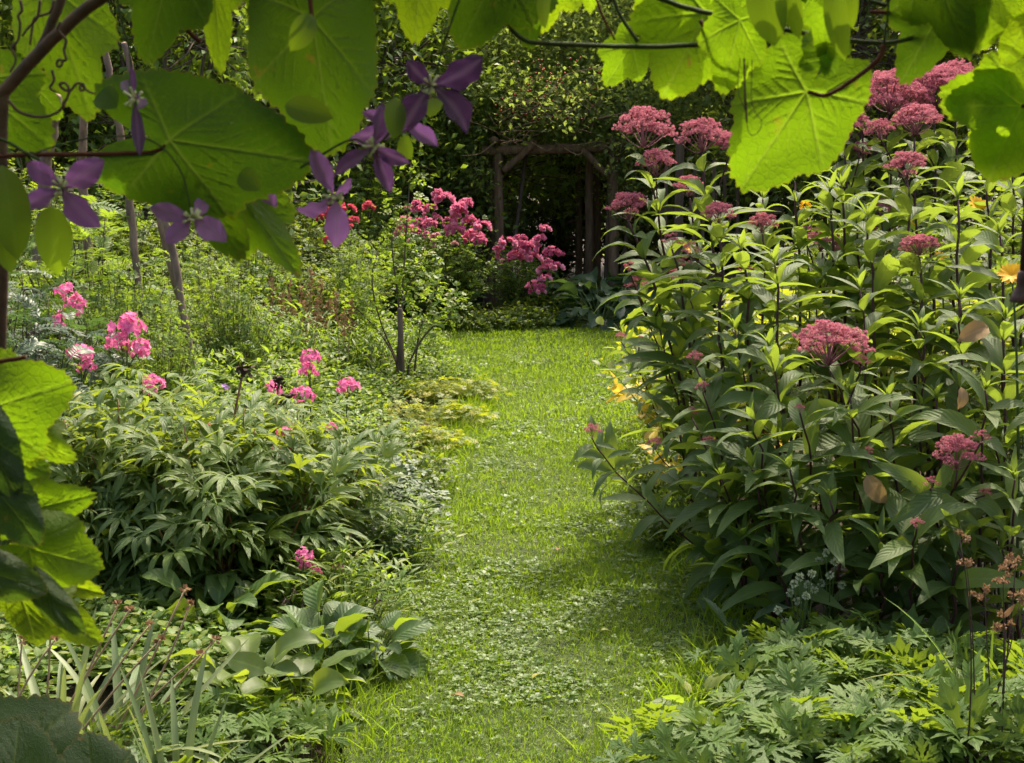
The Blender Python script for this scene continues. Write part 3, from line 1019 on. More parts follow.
# rough poles that lean among the shrubs
for i, (pts, Y, r, cut, label) in enumerate([
    ([(101, 27), (113, 95), (122, 150), (132, 230), (143, 325)], 7.6, .021, True, 'tall rough pole with a freshly cut top, leaning between bushes'),
    ([(124, 42), (136, 95), (150, 165), (172, 250), (197, 388)], 7.2, .019, False, 'crooked bark pole leaning away to a bushy foot'),
    ([(58, 96), (52, 135), (46, 170), (40, 260)], 8.2, .034, False, 'thick short pole standing behind the bright vine leaf'),
    ([(85, 105), (83, 150), (84, 190), (92, 330)], 8.4, .027, False, 'straight pole between the thick one and the cut topped one'),
    ([(148, 150), (162, 230), (180, 300)], 8.0, .02, False, 'thin pole half hidden in leaves behind the crooked one'),
]):
    p3 = [P(px, py, Y + .1 * j) for j, (px, py) in enumerate(pts)]
    foot = p3[-1] + (p3[-1] - p3[-2]) / (p3[-2][2] - p3[-1][2]) * (p3[-1][2] + .05)
    o = A_([foot[0], foot[1], 0])
    t = thing('wooden_pole', label, 'pole', o, group='rough poles among the shrubs')
    p = smoothline([q - o for q in p3] + [foot - o], 5)
    p += rng.normal(0, .004, p.shape)
    m = M()
    tube(m, p, r * np.linspace(.8, 1.25, len(p)) * (1 + rng.normal(0, .05, len(p))), 9)
    part('shaft', m.mesh('shaft', MAT['pole']), t)
    if cut:
        m = M()
        d = nrm(p[0] - p[2])
        tube(m, [p[0] + d * .002, p[0] + d * .03, p[0] + d * .06], A_([r * .86, r * .8, r * .5]), 9)
        part('cut_end', m.mesh('cut_end', MAT['cutwood']), t)


# ------------------------------------------------------------------ kits of bed plants (shared meshes)
def kit(fn, n):
    return [fn() for _ in range(n)]


K = {}
K['peony'] = kit(lambda: bush(.92, .58, 34, PEONY, .36, 9, MAT['peony'], MAT['peonystem'], .008, .16, .02, .3, .4, .3, .62), 2)
K['low'] = kit(lambda: bush(.5, .34, 55, ROSE, .13, 9, MAT['grey'], MAT['greenstem'], .003, .3, .03, .3, .5), 2)
K['lowgreen'] = kit(lambda: bush(.45, .36, 60, OVATE, .06, 14, MAT['mid'], MAT['greenstem'], .003, .25, .03, .3, .5), 2)
K['meadow'] = kit(lambda: bush(.7, .42, 60, OVATE, .07, 14, MAT['light'], MAT['greenstem'], .003, .2, .03, .4, .4, .5), 3)
K['meadownarrow'] = kit(lambda: bush(.8, .4, 60, NARROW, .12, 12, MAT['light'], MAT['greenstem'], .003, .15, .03, .5, .35, .5), 2)
K['yellowcut'] = kit(lambda: bush(.42, .4, 50, PALM, .075, 6, MAT['yellow'], MAT['greenstem'], .003, .35, .03, .2, .4), 2)
K['shrub'] = kit(lambda: bush(1.7, .75, 80, ROSE, .13, 22, MAT['mid'], MAT['twig'], .008, .2, .05, .3, .4), 2)
K['shrublight'] = kit(lambda: bush(1.8, .75, 80, ROSE, .125, 22, MAT['light'], MAT['twig'], .008, .2, .06, .3, .4), 2)
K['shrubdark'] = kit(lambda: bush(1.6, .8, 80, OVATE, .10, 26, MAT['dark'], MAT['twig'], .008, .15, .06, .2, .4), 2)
K['frond'] = kit(lambda: bush(1.45, .65, 34, FROND, .3, 7, MAT['fern'], MAT['twig'], .008, .3, .04, .1, .4), 1)
K['frondlight'] = kit(lambda: bush(1.5, .6, 34, FROND, .26, 9, MAT['light'], MAT['twig'], .007, .25, .05, .1, .4), 1)
K['rosebush'] = kit(lambda: bush(1.15, .6, 70, ROSE, .11, 16, MAT['light'], MAT['twig'], .006, .15, .05, .3, .45), 2)
K['ivy'] = kit(lambda: bush(.4, .6, 70, OVATE, .105, 12, MAT['mid'], MAT['greenstem'], .003, .3, .04, .1, .5, .5, .6), 2)
K['palm'] = kit(lambda: bush(.25, .30, 22, PALM, .15, 2, MAT['palm'], MAT['greenstem'], .003, .8, .02, .05, .45, .2, .65, lenv=.4), 3)
K['tallcut'] = kit(lambda: bush(.9, .4, 30, PALM, .11, 7, MAT['palm'], MAT['greenstem'], .004, .25, .03, .2, .35, .3, .7), 1)
K['goldhosta'] = kit(lambda: bush(.4, .45, 44, BROAD, .15, 2, MAT['gold'], MAT['greenstem'], .004, .8, .01, -.2, .4, .2, .6), 1)
K['goldbush'] = kit(lambda: bush(1.15, .6, 60, OVATE, .10, 16, MAT['yellow'], MAT['greenstem'], .005, .15, .05, .3, .4), 2)
K['smallleaf'] = kit(lambda: bush(.45, .32, 60, OVATE, .055, 15, MAT['light'], MAT['greenstem'], .003, .15, .025, .3, .5), 1)


def put(k, name, cat, label, px, Y, top=None, s=None, group=None, wide=1, n1='stem', n2='foliage', smin=0):
    """a copy of a kit plant at photo column px, Y metres ahead; top: the photo row its tip reaches"""
    kk = K[k]
    a, b = kk[rng.integers(len(kk))]
    h = max(v.co[2] for v in b.vertices) if 'h' not in b else b['h']
    b['h'] = h
    if top is not None:
        s = P(px, top, Y)[2] / h
    return plant(name, cat, label, gx(px, Y), [(n1, a), (n2, b)], U(0, 6.3), (max(smin, s) * wide, max(smin, s) * wide, max(smin * .8, s)), group)


# far beds: around the arbor and the roses
for a in [
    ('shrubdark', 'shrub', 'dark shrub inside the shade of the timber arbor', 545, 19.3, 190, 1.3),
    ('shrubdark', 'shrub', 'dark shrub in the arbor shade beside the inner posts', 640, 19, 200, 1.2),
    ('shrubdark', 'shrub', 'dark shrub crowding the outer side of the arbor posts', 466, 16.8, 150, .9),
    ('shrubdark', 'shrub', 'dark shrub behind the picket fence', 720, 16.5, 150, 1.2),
    ('shrub', 'shrub', 'leafy shrub behind the pink rose bush', 425, 16.5, 120, .9),
    ('shrublight', 'shrub', 'light green shrub behind the coral red flowers', 340, 14.8, 130, 1.0),
    ('shrub', 'shrub', 'green shrub beneath the violet clematis flowers', 280, 13, 165, 1.0),
    ('shrublight', 'shrub', 'yellow green shrub under the largest vine leaf', 215, 11.5, 175, 1.0),
    ('shrub', 'shrub', 'green shrub standing behind the crooked pole', 165, 10.5, 190, 1.0),
    ('shrublight', 'shrub', 'pale shrub behind the cut topped pole', 95, 10.5, 150, 1.0),
    ('shrub', 'shrub', 'green shrub behind the thick short pole', 25, 10, 130, 1.0),
    ('shrublight', 'shrub', 'pale shrub that fills the gap below the vine cane', -40, 9, 150, 1.0),
    ('shrub', 'shrub', 'blue green shrub in front of the crooked pole foot', 225, 8.9, 265, .9),
    ('shrublight', 'shrub', 'twiggy pale shrub between the two tall leaning poles', 150, 8.7, 250, .8),
    ('shrublight', 'shrub', 'thin pale shrub growing up before the crooked pole', 172, 6.9, 285, .55),
    ('shrublight', 'shrub', 'thin pale shrub growing up before the cut topped pole', 120, 7.3, 240, .5),
    ('shrublight', 'shrub', 'loose pale shrub between the crooked pole and the rounded bush', 235, 8.2, 250, .7),
    ('shrublight', 'shrub', 'tall airy pale shrub behind the brown plumes', 250, 10.4, 205, .75),
    ('shrublight', 'shrub', 'tall airy pale shrub between the brown plumes and the thin rose bush', 345, 11.4, 235, .7),
    ('shrublight', 'shrub', 'tall airy pale shrub just beyond the foot of the crooked pole', 205, 9.6, 225, .7),
    ('frondlight', 'shrub', 'shrub with pale feathery leaves around the pole feet', 90, 8.0, 195, 1.0),
    ('frond', 'shrub', 'shrub with dark feathery leaves beside the pink phlox', 40, 6.4, 255, .95),
    ('frond', 'shrub', 'dark feathery shrub leaning over the peony tips', -30, 5.8, 240, .9),
    ('shrub', 'shrub', 'rounded green shrub behind the brown plumes', 285, 11, 215, .9),
    ('shrub', 'shrub', 'leafy shrub under the coral red flowers', 350, 12.6, 235, .9),
]:
    k, cat, label, px, Y, top, wide = a
    put(k, 'shrub', cat, label, px, Y, top, group='shrubs behind the beds', wide=wide)

put('tallcut', 'leafy_plant', 'plant', 'tall plant with coarse cut leaves below the hanging bell', 1010, 4.9, 360)
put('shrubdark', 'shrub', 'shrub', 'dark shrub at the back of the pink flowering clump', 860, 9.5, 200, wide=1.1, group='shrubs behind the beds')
put('shrub', 'shrub', 'shrub', 'green shrub behind the hanging bell', 1010, 9, 175, group='shrubs behind the beds')


def hosta(n, L, h, mat, spread=.5, stalks=True):
    """one big leaf mesh per variant; leaves are placed as parts"""
    return None


def bigleaf_plant(name, cat, label, loc, n, L, tilt, mat, stemmat, shapes=BROAD, pet=.2, seed=0, az0=0, az1=2 * pi, scape=0, group=None, heights=1.):
    """a rosette whose every leaf is a part with its own stalk"""
    r = np.random.default_rng(seed)
    t = thing(name, label, cat, loc, group=group)
    protos = []
    for sh in shapes:
        m = M()
        V0, T0, U0 = sh
        m.add(V0, T0, np.column_stack([U0, np.full(len(V0), r.uniform(0, 1))]))
        protos.append(m.mesh('leaf', mat))
    ms = M()
    for i in range(n):
        az = az0 + (az1 - az0) * ((i * .618) % 1) + r.uniform(-.2, .2)
        f = (i + .5) / n
        el = tilt[0] + (tilt[1] - tilt[0]) * f + r.uniform(-.15, .15)
        d = A_([cos(az), sin(az), 0])
        pl = pet * (.6 + .7 * f) * r.uniform(.8, 1.2)
        tip = d * pl * (1.1 - .6 * f) + A_([0, 0, pl * (.35 + .8 * f) * heights])
        tube(ms, bez(d * .02, d * pl * .3 + A_([0, 0, tip[2] * .7]), tip, 6), np.linspace(.005, .003, 6) * L / .2, 5)
        X = Vector(d * cos(el) + A_([0, 0, sin(el)]))
        up = Vector((-sin(el) * d[0], -sin(el) * d[1], cos(el))) + Vector(r.normal(0, .3, 3))
        Yv = up.cross(X).normalized()
        Z = X.cross(Yv)
        o = part('leaf', protos[r.integers(len(protos))], t)
        o.matrix_local = Matrix.Translation(Vector(tip)) @ Matrix((X, Yv, Z)).transposed().to_4x4() @ Matrix.Scale(L * r.uniform(.7, 1.25), 4)
    part('stem', ms.mesh('stem', stemmat), t)
    return t


for i, (px, Y, L, lab) in enumerate([(582, 15.2, .42, 'large leaved dark hosta at the foot of the inner arbor posts'), (617, 15.0, .40, 'large leaved hosta at the lawn end beside the pink flowering clump'), (600, 14.3, .34, 'low hosta in front of two larger ones by the arbor')]):
    bigleaf_plant('hosta', 'hosta', lab, gx(px, Y), 52, L * .85, (-.9, .2), MAT['blue'], MAT['greenstem'], pet=.36, heights=.75, seed=i, group='hostas by the arbor')

for px, Y, top, lab in [(455, 14.2, 300, 'dark leafy groundcover under the pink rose bush'), (490, 14.0, 305, 'leafy groundcover mound at the lawn end in front of the arbor'), (525, 14.2, 300, 'groundcover mound below the last pink roses'), (548, 14.9, 285, 'groundcover mound reaching into the arbor shade')]:
    put('ivy', 'groundcover_plant', 'groundcover', lab, px, Y, top, group='groundcover mounds at the lawn end', wide=1.15)


# ------------------------------------------------------------------ flower heads
def dome_head(shapes, r, flat, n, fs, mat, seed, lumps=0):
    rr = np.random.default_rng(seed)
    m = M()
    d = nrm(rr.normal(0, 1, (n, 3)) * A_([1, 1, 1]))
    d[:, 2] = np.abs(d[:, 2]) * 1.0 - .25
    d = nrm(d)
    pos = d * A_([r, r, r * flat]) * rr.uniform(.7, 1.12, (n, 1))
    a, b = perp(d)
    inst(m, shapes, pos, a + rr.normal(0, .3, (n, 3)), d + rr.normal(0, .3, (n, 3)), fs * rr.uniform(.75, 1.2, n))
    return m.mesh('flower_head', mat)


def joe_head(seed, lob):
    """domed, lobed head of tiny fuzzy florets on a spray of branchlets; radius about 1"""
    rr = np.random.default_rng(seed)
    m, mb = M(), M()
    cs = []
    for i in range(lob):
        az, rad = i * 2.4 + rr.uniform(-.3, .3), .82 * math.sqrt((i + .3) / lob)
        cs.append((A_([cos(az) * rad, sin(az) * rad, (.62 - 1.25 * rad ** 2.2) + rr.uniform(-.14, .14)]), rr.uniform(.21, .31)))
    for c, lr in cs:
        tube(mb, bez((0, 0, -.75), (c[0] * .35, c[1] * .35, c[2] - .75), c - A_([0, 0, lr * .4]), 5), np.linspace(.024, .010, 5), 4)
        k = 26
        d = nrm(rr.normal(0, 1, (k, 3)))
        d[:, 2] = np.abs(d[:, 2]) - .35
        d = nrm(d)
        cp = c + d * lr * A_([1, 1, .75]) * rr.uniform(.75, 1.08, (k, 1))
        for q in cp[::4]:
            tube(mb, [c - A_([0, 0, lr * .4]), (c + q) / 2, q], A_([.012, .01, .007]), 3)
        n = 7
        idx = np.repeat(np.arange(k), n)
        dd = nrm(d[idx] + rr.normal(0, .75, (k * n, 3)) + A_([0, 0, .25]))
        a, b = perp(dd)
        tone = np.clip(np.repeat(rr.uniform(0, 1, k), n) * .7 + rr.uniform(0, .3, k * n), 0, 1)
        inst(m, TUFT, cp[idx] + dd * .03, a, dd, .075 * rr.uniform(.7, 1.25, k * n), tone)
    return m.mesh('flower_head', MAT['joehead']), mb.mesh('branchlet', MAT['joebranch'])


JH = [joe_head(1, 20), joe_head(2, 17), joe_head(3, 23), joe_head(4, 15)]
JS = [joe_head(7, 8), joe_head(8, 6)]


def joe_stalk(head, Y, rpx, label, foot, bow=0., leaves=True, dens=1., lmax=.29, side=(), first=.2, group='tall pink flowering stalks'):
    """one stalk: head at photo point `head`, Y metres ahead; foot: (px, Y) on the ground"""
    top = P(head[0], head[1], Y)
    o = gx(*foot)
    r = rpx / F * Y
    t = thing('flowering_stalk', label, 'flower stalk', o, group=group)
    if r:
        top = top - A_([0, 0, r * .1])
    e = top - o - A_([0, 0, .7 * r])
    p = bez((0, 0, 0), e * A_([.25 + bow, .25, .62]), e, 12)
    p[1:-1] += rng.normal(0, .006, (10, 3))
    ms, mf = M(), M()
    L = np.linalg.norm(e)
    tube(ms, p, np.linspace(.0085, .0042, 12) * (.45 if lmax < .18 else 1 if L > 1.2 else .7), 7)
    if leaves:
        nw = max(3, int(L / (.14 / dens)))
        for i in range(nw):
            t_ = first + (1 - first) * (i + .3) / nw
            sg = t_ * 11
            j = min(int(sg), 10)
            c = p[j] + (p[j + 1] - p[j]) * (sg - j)
            dr = nrm(p[j + 1] - p[j])
            a, b = perp(dr)
            k = rng.integers(3, 5)
            ph = U(0, 6) + np.arange(k) * 2 * pi / k + rng.normal(0, .12, k)
            out = np.cos(ph)[:, None] * a + np.sin(ph)[:, None] * b
            f = (t_ - first) / (1 - first)
            LL = lmax * (.72 + .75 * f - .95 * f ** 3) * U(.7, 1.15, k)
            X = nrm(out + dr * U(-.15, .55, (k, 1)))
            inst(mf, LANCE, c + out * .006, X, dr + .25 * rng.normal(0, 1, (k, 3)), LL)
        if not r:   # a leafy tip
            k = 7
            ph = np.arange(k) * 2.4
            out = np.cos(ph)[:, None] * a + np.sin(ph)[:, None] * b
            inst(mf, NARROW, p[-1], nrm(out + dr * np.linspace(.5, 2.2, k)[:, None]), dr, lmax * np.linspace(.5, .2, k))
    part('stem', ms.mesh('stem', MAT['joestem']), t)
    if leaves:
        part('foliage', mf.mesh('foliage', MAT['joe']), t)

    def hd(pos, rad, big):
        me, mb = (JH if big else JS)[rng.integers(4 if big else 2)]
        h = part('flower_head', me, t)
        h.location = tuple(pos)
        h.rotation_euler = (U(-.18, .18), U(-.18, .18), U(0, 6))
        h.scale = (rad * 1.05, rad * 1.05, rad * U(.72, .9))
        b = part('branchlet', mb, h)

    if r:
        hd(e + A_([0, 0, .7 * r]), r, rpx > 13)
    for spx, spy, sr in side:
        sp = P(spx, spy, Y - .05) - o
        rr_ = sr / F * Y
        m = M()
        tube(m, bez(p[-3], (p[-3] + sp) / 2 + A_([0, 0, -.02]), sp - A_([0, 0, .5 * rr_]), 6), np.linspace(.004, .003, 6), 5)
        part('side_stem', m.mesh('side_stem', MAT['joestem']), t)
        hd(sp, rr_, sr > 13)
    return t


JOE = [  # head px, Y, radius px, foot px/Y, label, extras
    ((645, 126), 6.0, 30, (690, 6.1), 'stalk whose broad dusty pink dome tops the lawn side of the clump', dict(side=[(656, 163, 19)])),
    ((628, 204), 5.9, 20, (700, 5.9), 'stalk with a pink dome leaning out over the lawn below the broadest lawn side dome', {}),
    ((702, 133), 5.5, 25, (730, 5.5), 'tall stalk with a pink dome touching the edge of the big backlit vine leaf', dict(side=[(731, 142, 16)])),
    ((690, 185), 5.9, 16, (715, 6.0), 'stalk with a half open pink dome just under the touching one', {}),
    ((718, 212), 5.3, 16, (725, 5.2), 'stalk with a small flat pink dome above the yellow flowers', dict(side=[(690, 250, 12)])),
    ((763, 222), 5.6, 15, (780, 5.5), 'stalk with a small pink dome straight below the tip of the big vine leaf', {}),
    ((845, 123), 6.1, 25, (850, 6.1), 'stalk with a pink dome beside the red leaf stalk of the vine', dict(side=[(860, 150, 13)])),
    ((889, 88), 6.3, 33, (885, 6.3), 'stalk bearing a wide pink dome under the vine shoots', dict(side=[(915, 120, 24)])),
    ((937, 84), 6.5, 32, (930, 6.4), 'tallest stalk with a spreading pink dome tucked behind the holed vine leaf', dict(side=[(905, 100, 26)])),
    ((907, 163), 5.5, 20, (915, 5.4), 'stalk with a pale pink dome under the two widest ones', {}),
    ((920, 243), 5.1, 19, (925, 4.9), 'stalk with a round pink dome midway up the clump', {}),
    ((831, 340), 4.5, 39, (915, 4.6), 'arching stalk with the largest rosy dome in the middle of the clump', dict(bow=.25, side=[(862, 362, 10)])),
    ((958, 451), 4.2, 25, (930, 4.4), 'stalk with a low bright pink dome before dark leaves', dict(side=[(981, 437, 11)])),
    ((823, 238), 6.0, 18, (830, 5.9), 'stalk with a faded mauve dome beside a yellow flower', dict(side=[(805, 232, 9), (838, 252, 10)])),
    ((592, 430), 4.6, 10, (755, 4.9), 'slender stalk sticking far out over the lawn with a small pink tip', dict(bow=.5, lmax=.17, dens=1.1, first=.35)),
    ((656, 443), 4.9, 10, (735, 5.0), 'short stalk with a small pink tip at the lawn edge below golden leaves', dict(bow=.2, lmax=.17)),
    ((695, 357), 4.9, 10, (730, 5.0), 'stalk with a small budded dome beside the golden leaves', dict(lmax=.2)),
    ((703, 386), 4.8, 8, (740, 4.9), 'stalk with a small tight pink bud below the budded dome', {}),
    ((692, 412), 4.8, 8, (750, 4.7), 'stalk with a tiny pink bud in dark leaves by the lawn', dict(lmax=.2)),
    ((709, 441), 4.7, 9, (745, 4.7), 'stalk with a tiny pink bud among narrow green leaves', {}),
    ((637, 283), 6.1, 12, (690, 6.2), 'stalk with two little pink knobs at the lawn side of the clump', dict(side=[(630, 268, 9), (672, 276, 11)])),
    ((621, 336), 6.4, 7, (680, 6.4), 'low stalk with a tiny pink knob over the lawn end', dict(side=[(640, 340, 6)])),
    ((868, 451), 4.4, 8, (880, 4.5), 'stalk with a faint pink bud under the largest rosy dome', {}),
    ((917, 523), 4.1, 8, (905, 4.3), 'lowest stalk with a round pink button near the clump foot', {}),
    ((931, 482), 4.2, 9, (945, 4.5), 'stalk with a pink button just below the low bright dome', dict(side=[(985, 492, 7)])),
    ((882, 207), 6.0, 13, (880, 5.8), 'stalk with a shaded pink dome beneath the pale pink one', {}),
    ((745, 268), 5.5, 9, (760, 5.4), 'stalk with a small pink knob in bright leaves of the clump', {}),
    ((800, 408), 4.4, 6, (830, 4.6), 'stalk with a starry leaf tip and tiny pink bud before dark leaves', {}),
    ((862, 100), 6.2, 20, (862, 6.2), 'stalk with a fluffy pink dome just beside the widest dome', {}),
    ((915, 118), 6.0, 24, (912, 6.0), 'stalk with a loose pink dome filling the gap under the widest domes', dict(side=[(880, 130, 15)])),
    ((955, 75), 6.6, 22, (950, 6.6), 'stalk with a pink dome against the edge of the holed vine leaf', {}),
    ((672, 240), 5.8, 11, (700, 5.8), 'stalk with a dusky pink knob above pale clump leaves', dict(side=[(684, 262, 9)])),
    ((1022, 97), 6.0, 18, (1015, 5.9), 'stalk with a pink dome at the stalk joint of the holed vine leaf', {}),
    ((873, 232), 5.9, 10, (890, 5.6), 'stalk with a little faded dome behind the yellow flowers', {}),
]
for h, Y, r, ft, lab, kw in JOE:
    joe_stalk(h, Y, r, lab, ft, **kw)
LEAFY = [((795, 182), 5.6, (800, 5.6)), ((830, 193), 5.5, (835, 5.4)), ((987, 178), 5.4, (985, 5.3)), ((1012, 172), 5.5, (1010, 5.4)), ((742, 250), 5.2, (755, 5.2)), ((868, 218), 5.3, (875, 5.2)), ((1000, 235), 4.9, (1000, 4.9)), ((958, 200), 5.2, (955, 5.1)),
         ((775, 265), 5.0, (785, 5.0)), ((690, 300), 5.7, (710, 5.7)), ((660, 330), 5.8, (690, 5.8)), ((735, 330), 4.9, (755, 4.9)), ((770, 350), 4.7, (785, 4.7)), ((860, 290), 4.9, (870, 4.9)), ((960, 300), 4.7, (960, 4.7)), ((1005, 320), 4.5, (1000, 4.5)),
         ((755, 420), 4.5, (775, 4.6)), ((752, 470), 4.5, (775, 4.6)), ((722, 480), 4.6, (750, 4.7)), ((790, 470), 4.35, (805, 4.45)), ((850, 395), 4.45, (860, 4.5)), ((985, 390), 4.3, (975, 4.4)), ((890, 400), 4.5, (900, 4.5)), ((745, 540), 4.45, (765, 4.5)),
         ((830, 500), 4.3, (840, 4.35)), ((775, 550), 4.35, (790, 4.4)), ((880, 540), 4.2, (880, 4.3)), ((960, 530), 4.1, (950, 4.2)), ((1015, 480), 4.1, (1005, 4.2)), ((715, 545), 4.75, (745, 4.8)), ((920, 330), 4.8, (920, 4.8)), ((1035, 400), 4.3, (1030, 4.4)), ((690, 500), 4.95, (730, 5.0))]
for h, Y, ft in LEAFY:
    joe_stalk(h, Y, 0, 'leafy stalk without flowers inside the tall pink flowering clump', ft, group='flowerless stalks of the pink clump', lmax=.28 if h[1] < 320 else .27, first=.16)
for px, py, Y in [(742, 505, 4.7), (765, 520, 4.55), (785, 500, 4.6), (800, 530, 4.5), (820, 560, 4.4), (860, 570, 4.35), (900, 580, 4.3), (935, 560, 4.3), (975, 560, 4.2), (1010, 550, 4.2), (722, 520, 4.9), (845, 460, 4.7), (930, 400, 4.6), (1000, 440, 4.4)]:
    joe_stalk((px + U(-8, 8), py), Y, 0, 'leafy stalk without flowers inside the tall pink flowering clump', (px + 10, Y + .05), group='flowerless stalks of the pink clump', lmax=.24, first=.12, dens=1.05)
for i in range(8):
    px, Y = U(760, 1040), U(5.2, 6.6)
    joe_stalk((px, U(180, 260)), Y, 0, 'leafy stalk without flowers inside the tall pink flowering clump', (px, Y), group='flowerless stalks of the pink clump')

# golden plants behind and in the clump
for k, name, cat, lab, px, Y, top in [
    ('goldhosta', 'hosta', 'hosta', 'golden hosta leaning over the lawn edge behind the clump', 684, 8.3, 360),
    ('goldhosta', 'hosta', 'hosta', 'golden hosta behind small pink buds of the clump', 712, 7.4, 385),
    ('goldhosta', 'hosta', 'hosta', 'golden hosta glimpsed low between dark clump leaves', 718, 6.6, 425),
    ('goldbush', 'leafy_plant', 'plant', 'yellow green plant glowing behind the lawn side of the clump', 690, 7.6, 275),
    ('goldbush', 'leafy_plant', 'plant', 'yellow green plant glowing behind the tip of the big vine leaf', 770, 7.4, 255),
    ('goldbush', 'leafy_plant', 'plant', 'yellow green plant glowing behind the largest rosy dome', 860, 7.2, 265),
    ('goldbush', 'leafy_plant', 'plant', 'yellow green plant glowing below the hanging bell', 960, 7.0, 255),
    ('lowgreen', 'leafy_plant', 'plant', 'low green plant where the lawn meets the clump', 668, 5.6, 480),
    ('lowgreen', 'leafy_plant', 'plant', 'low green plant under the far side of the clump', 655, 6.6, 440),
]:
    put(k, name, cat, lab, px, Y, top)


def daisy(px, py, Y, foot, label, rp=9, ball=False):
    o = gx(*foot)
    t = thing('yellow_flower', label, 'flower', o, group='yellow flowers in the clump')
    e = P(px, py, Y) - o
    m = M()
    tube(m, bez((0, 0, 0), (e[0] * .3, e[1] * .3, e[2] * .7), e, 8), np.linspace(.006, .003, 8), 5)
    part('stem', m.mesh('stem', MAT['greenstem']), t)
    m = M()
    r = rp / F * Y
    if ball:
        n = 60
        d = nrm(rng.normal(0, 1, (n, 3)))
        inst(m, KITE, e + d * r * .5, d, rng.normal(0, 1, (n, 3)), r * .6)
    else:
        f = nrm(A_([U(-.3, .3), -.6, .6]))
        a, b = perp(f)
        for ring in (0, 1):
            ph = np.arange(9) * 2 * pi / 9 + ring * .35
            out = np.cos(ph)[:, None] * a + np.sin(ph)[:, None] * b
            inst(m, [blade(.34, 4, 1, .2, .5, .7, .6)], e + f * .004 * ring, nrm(out + f * .25), f, r * 1.15 * U(.85, 1.1, 9))
    part('flower_head', m.mesh('flower_head', MAT['yflower']), t)


daisy(805, 206, 5.8, (810, 5.8), 'small round yellow flower beside the faded mauve dome', 6, True)
daisy(977, 206, 5.6, (975, 5.6), 'yellow star flower below the holed vine leaf', 10)
daisy(1012, 276, 4.3, (1015, 4.4), 'orange yellow star flower beside the hanging bell', 14)
daisy(690, 249, 6.3, (700, 6.3), 'yellow flower glowing between lawn side stalks', 9)
daisy(940, 258, 6.0, (945, 6.0), 'yellow flower under the round pink dome midway up', 7)
daisy(912, 225, 6.2, (918, 6.2), 'yellow flower just above the round pink dome midway up', 6)
daisy(988, 245, 5.9, (990, 5.9), 'yellow flower half hidden below the star flower', 7)


def hanging_bell():
    D = 1.25
    top, bot = P(1024, -60, D), P(1023, 302, D)
    o = A_([bot[0], D, bot[2]])
    t = thing('hanging_bell', 'small rusty iron bell hanging on a rod from the vine shoots', 'bell', o)
    L = top[2] - bot[2]
    m = M()
    tube(m, [(0, 0, .02), (.0006, 0, L * .4), (-.0006, 0, L * .7), (0, 0, L)], .0042, 10)
    part('rod', m.mesh('rod', MAT['iron']), t)
    prof = [(.0, .0), (.0112, .0), (.0118, .0015), (.0098, .006), (.0076, .011), (.0064, .015), (.0066, .019), (.006, .0255), (.0042, .028)]
    m = M()
    tube(m, [(0, 0, z) for _, z in prof], A_([max(r, .0006) for r, _ in prof]), 20)
    part('bell', m.mesh('bell', MAT['iron']), t)
    m = M()
    tube(m, smoothline([(0, 0, .16), (-.006, 0, .164), (-.014, 0, .16), (-.018, 0, .155)], 4), .0012, 6)
    part('hook', m.mesh('hook', MAT['iron']), t)


hanging_bell()


# white masterwort at the clump foot
def masterwort(label, foot, heads, Y):
    o = gx(*foot)
    t = thing('white_flower_plant', label, 'plant', o, group='plants with pale button flowers')
    m = M()
    for px, py in heads:
        e = P(px, py, Y + U(-.06, .06)) - o
        tube(m, bez((U(-.02, .02), U(-.02, .02), 0), (e[0] * .4, e[1] * .4, e[2] * .6), e, 6), np.linspace(.003, .0015, 6), 4)
        mh = M()
        n = 60
        d = nrm(rng.normal(0, 1, (n, 3)))
        inst(mh, KITE, e + d * .006, d, rng.normal(0, 1, (n, 3)), .0095 * U(.7, 1.1, n))
        part('flower_head', mh.mesh('flower_head', MAT['white']), t)
    part('stem', m.mesh('stem', MAT['greenstem']), t)


masterwort('pale button flowers on thin stems at the dark foot of the clump', (800, 4.2), [(800, 577), (808, 585), (797, 601), (790, 593), (785, 622), (806, 596), (814, 590), (778, 610), (812, 574), (794, 584)], 4.15)
masterwort('pale button flowers a little higher beside a tan dead leaf', (828, 4.3), [(826, 553), (830, 575), (819, 561), (835, 562), (821, 583), (842, 585)], 4.2)

# tan dead leaves hanging in the clump
for px, py, Y, lab, sc_ in [(866, 500, 4.3, 'tan dead leaf hanging low among the dark clump leaves', .15), (988, 352, 4.35, 'tan dead leaf curled below the hanging bell', .16), (961, 412, 4.25, 'small tan dead leaf above the low bright dome', .1)]:
    m = M()
    inst(m, [blade(.55, 7, 2, .35, 1.2, .7, .7, wav=.06)], A_([0, 0, 0]), A_([U(-.9, .9), -.2, U(-1, -.3)]), A_([U(-.5, .5), -1, .3]), sc_ * .75, .9)
    o = part('dead_leaf', m.mesh('dead_leaf', MAT['tan']), None)
    o.location = tuple(P(px, py - 25, Y))
    o['label'], o['category'], o['group'] = lab, 'dead leaf', 'dead leaves in the clump'

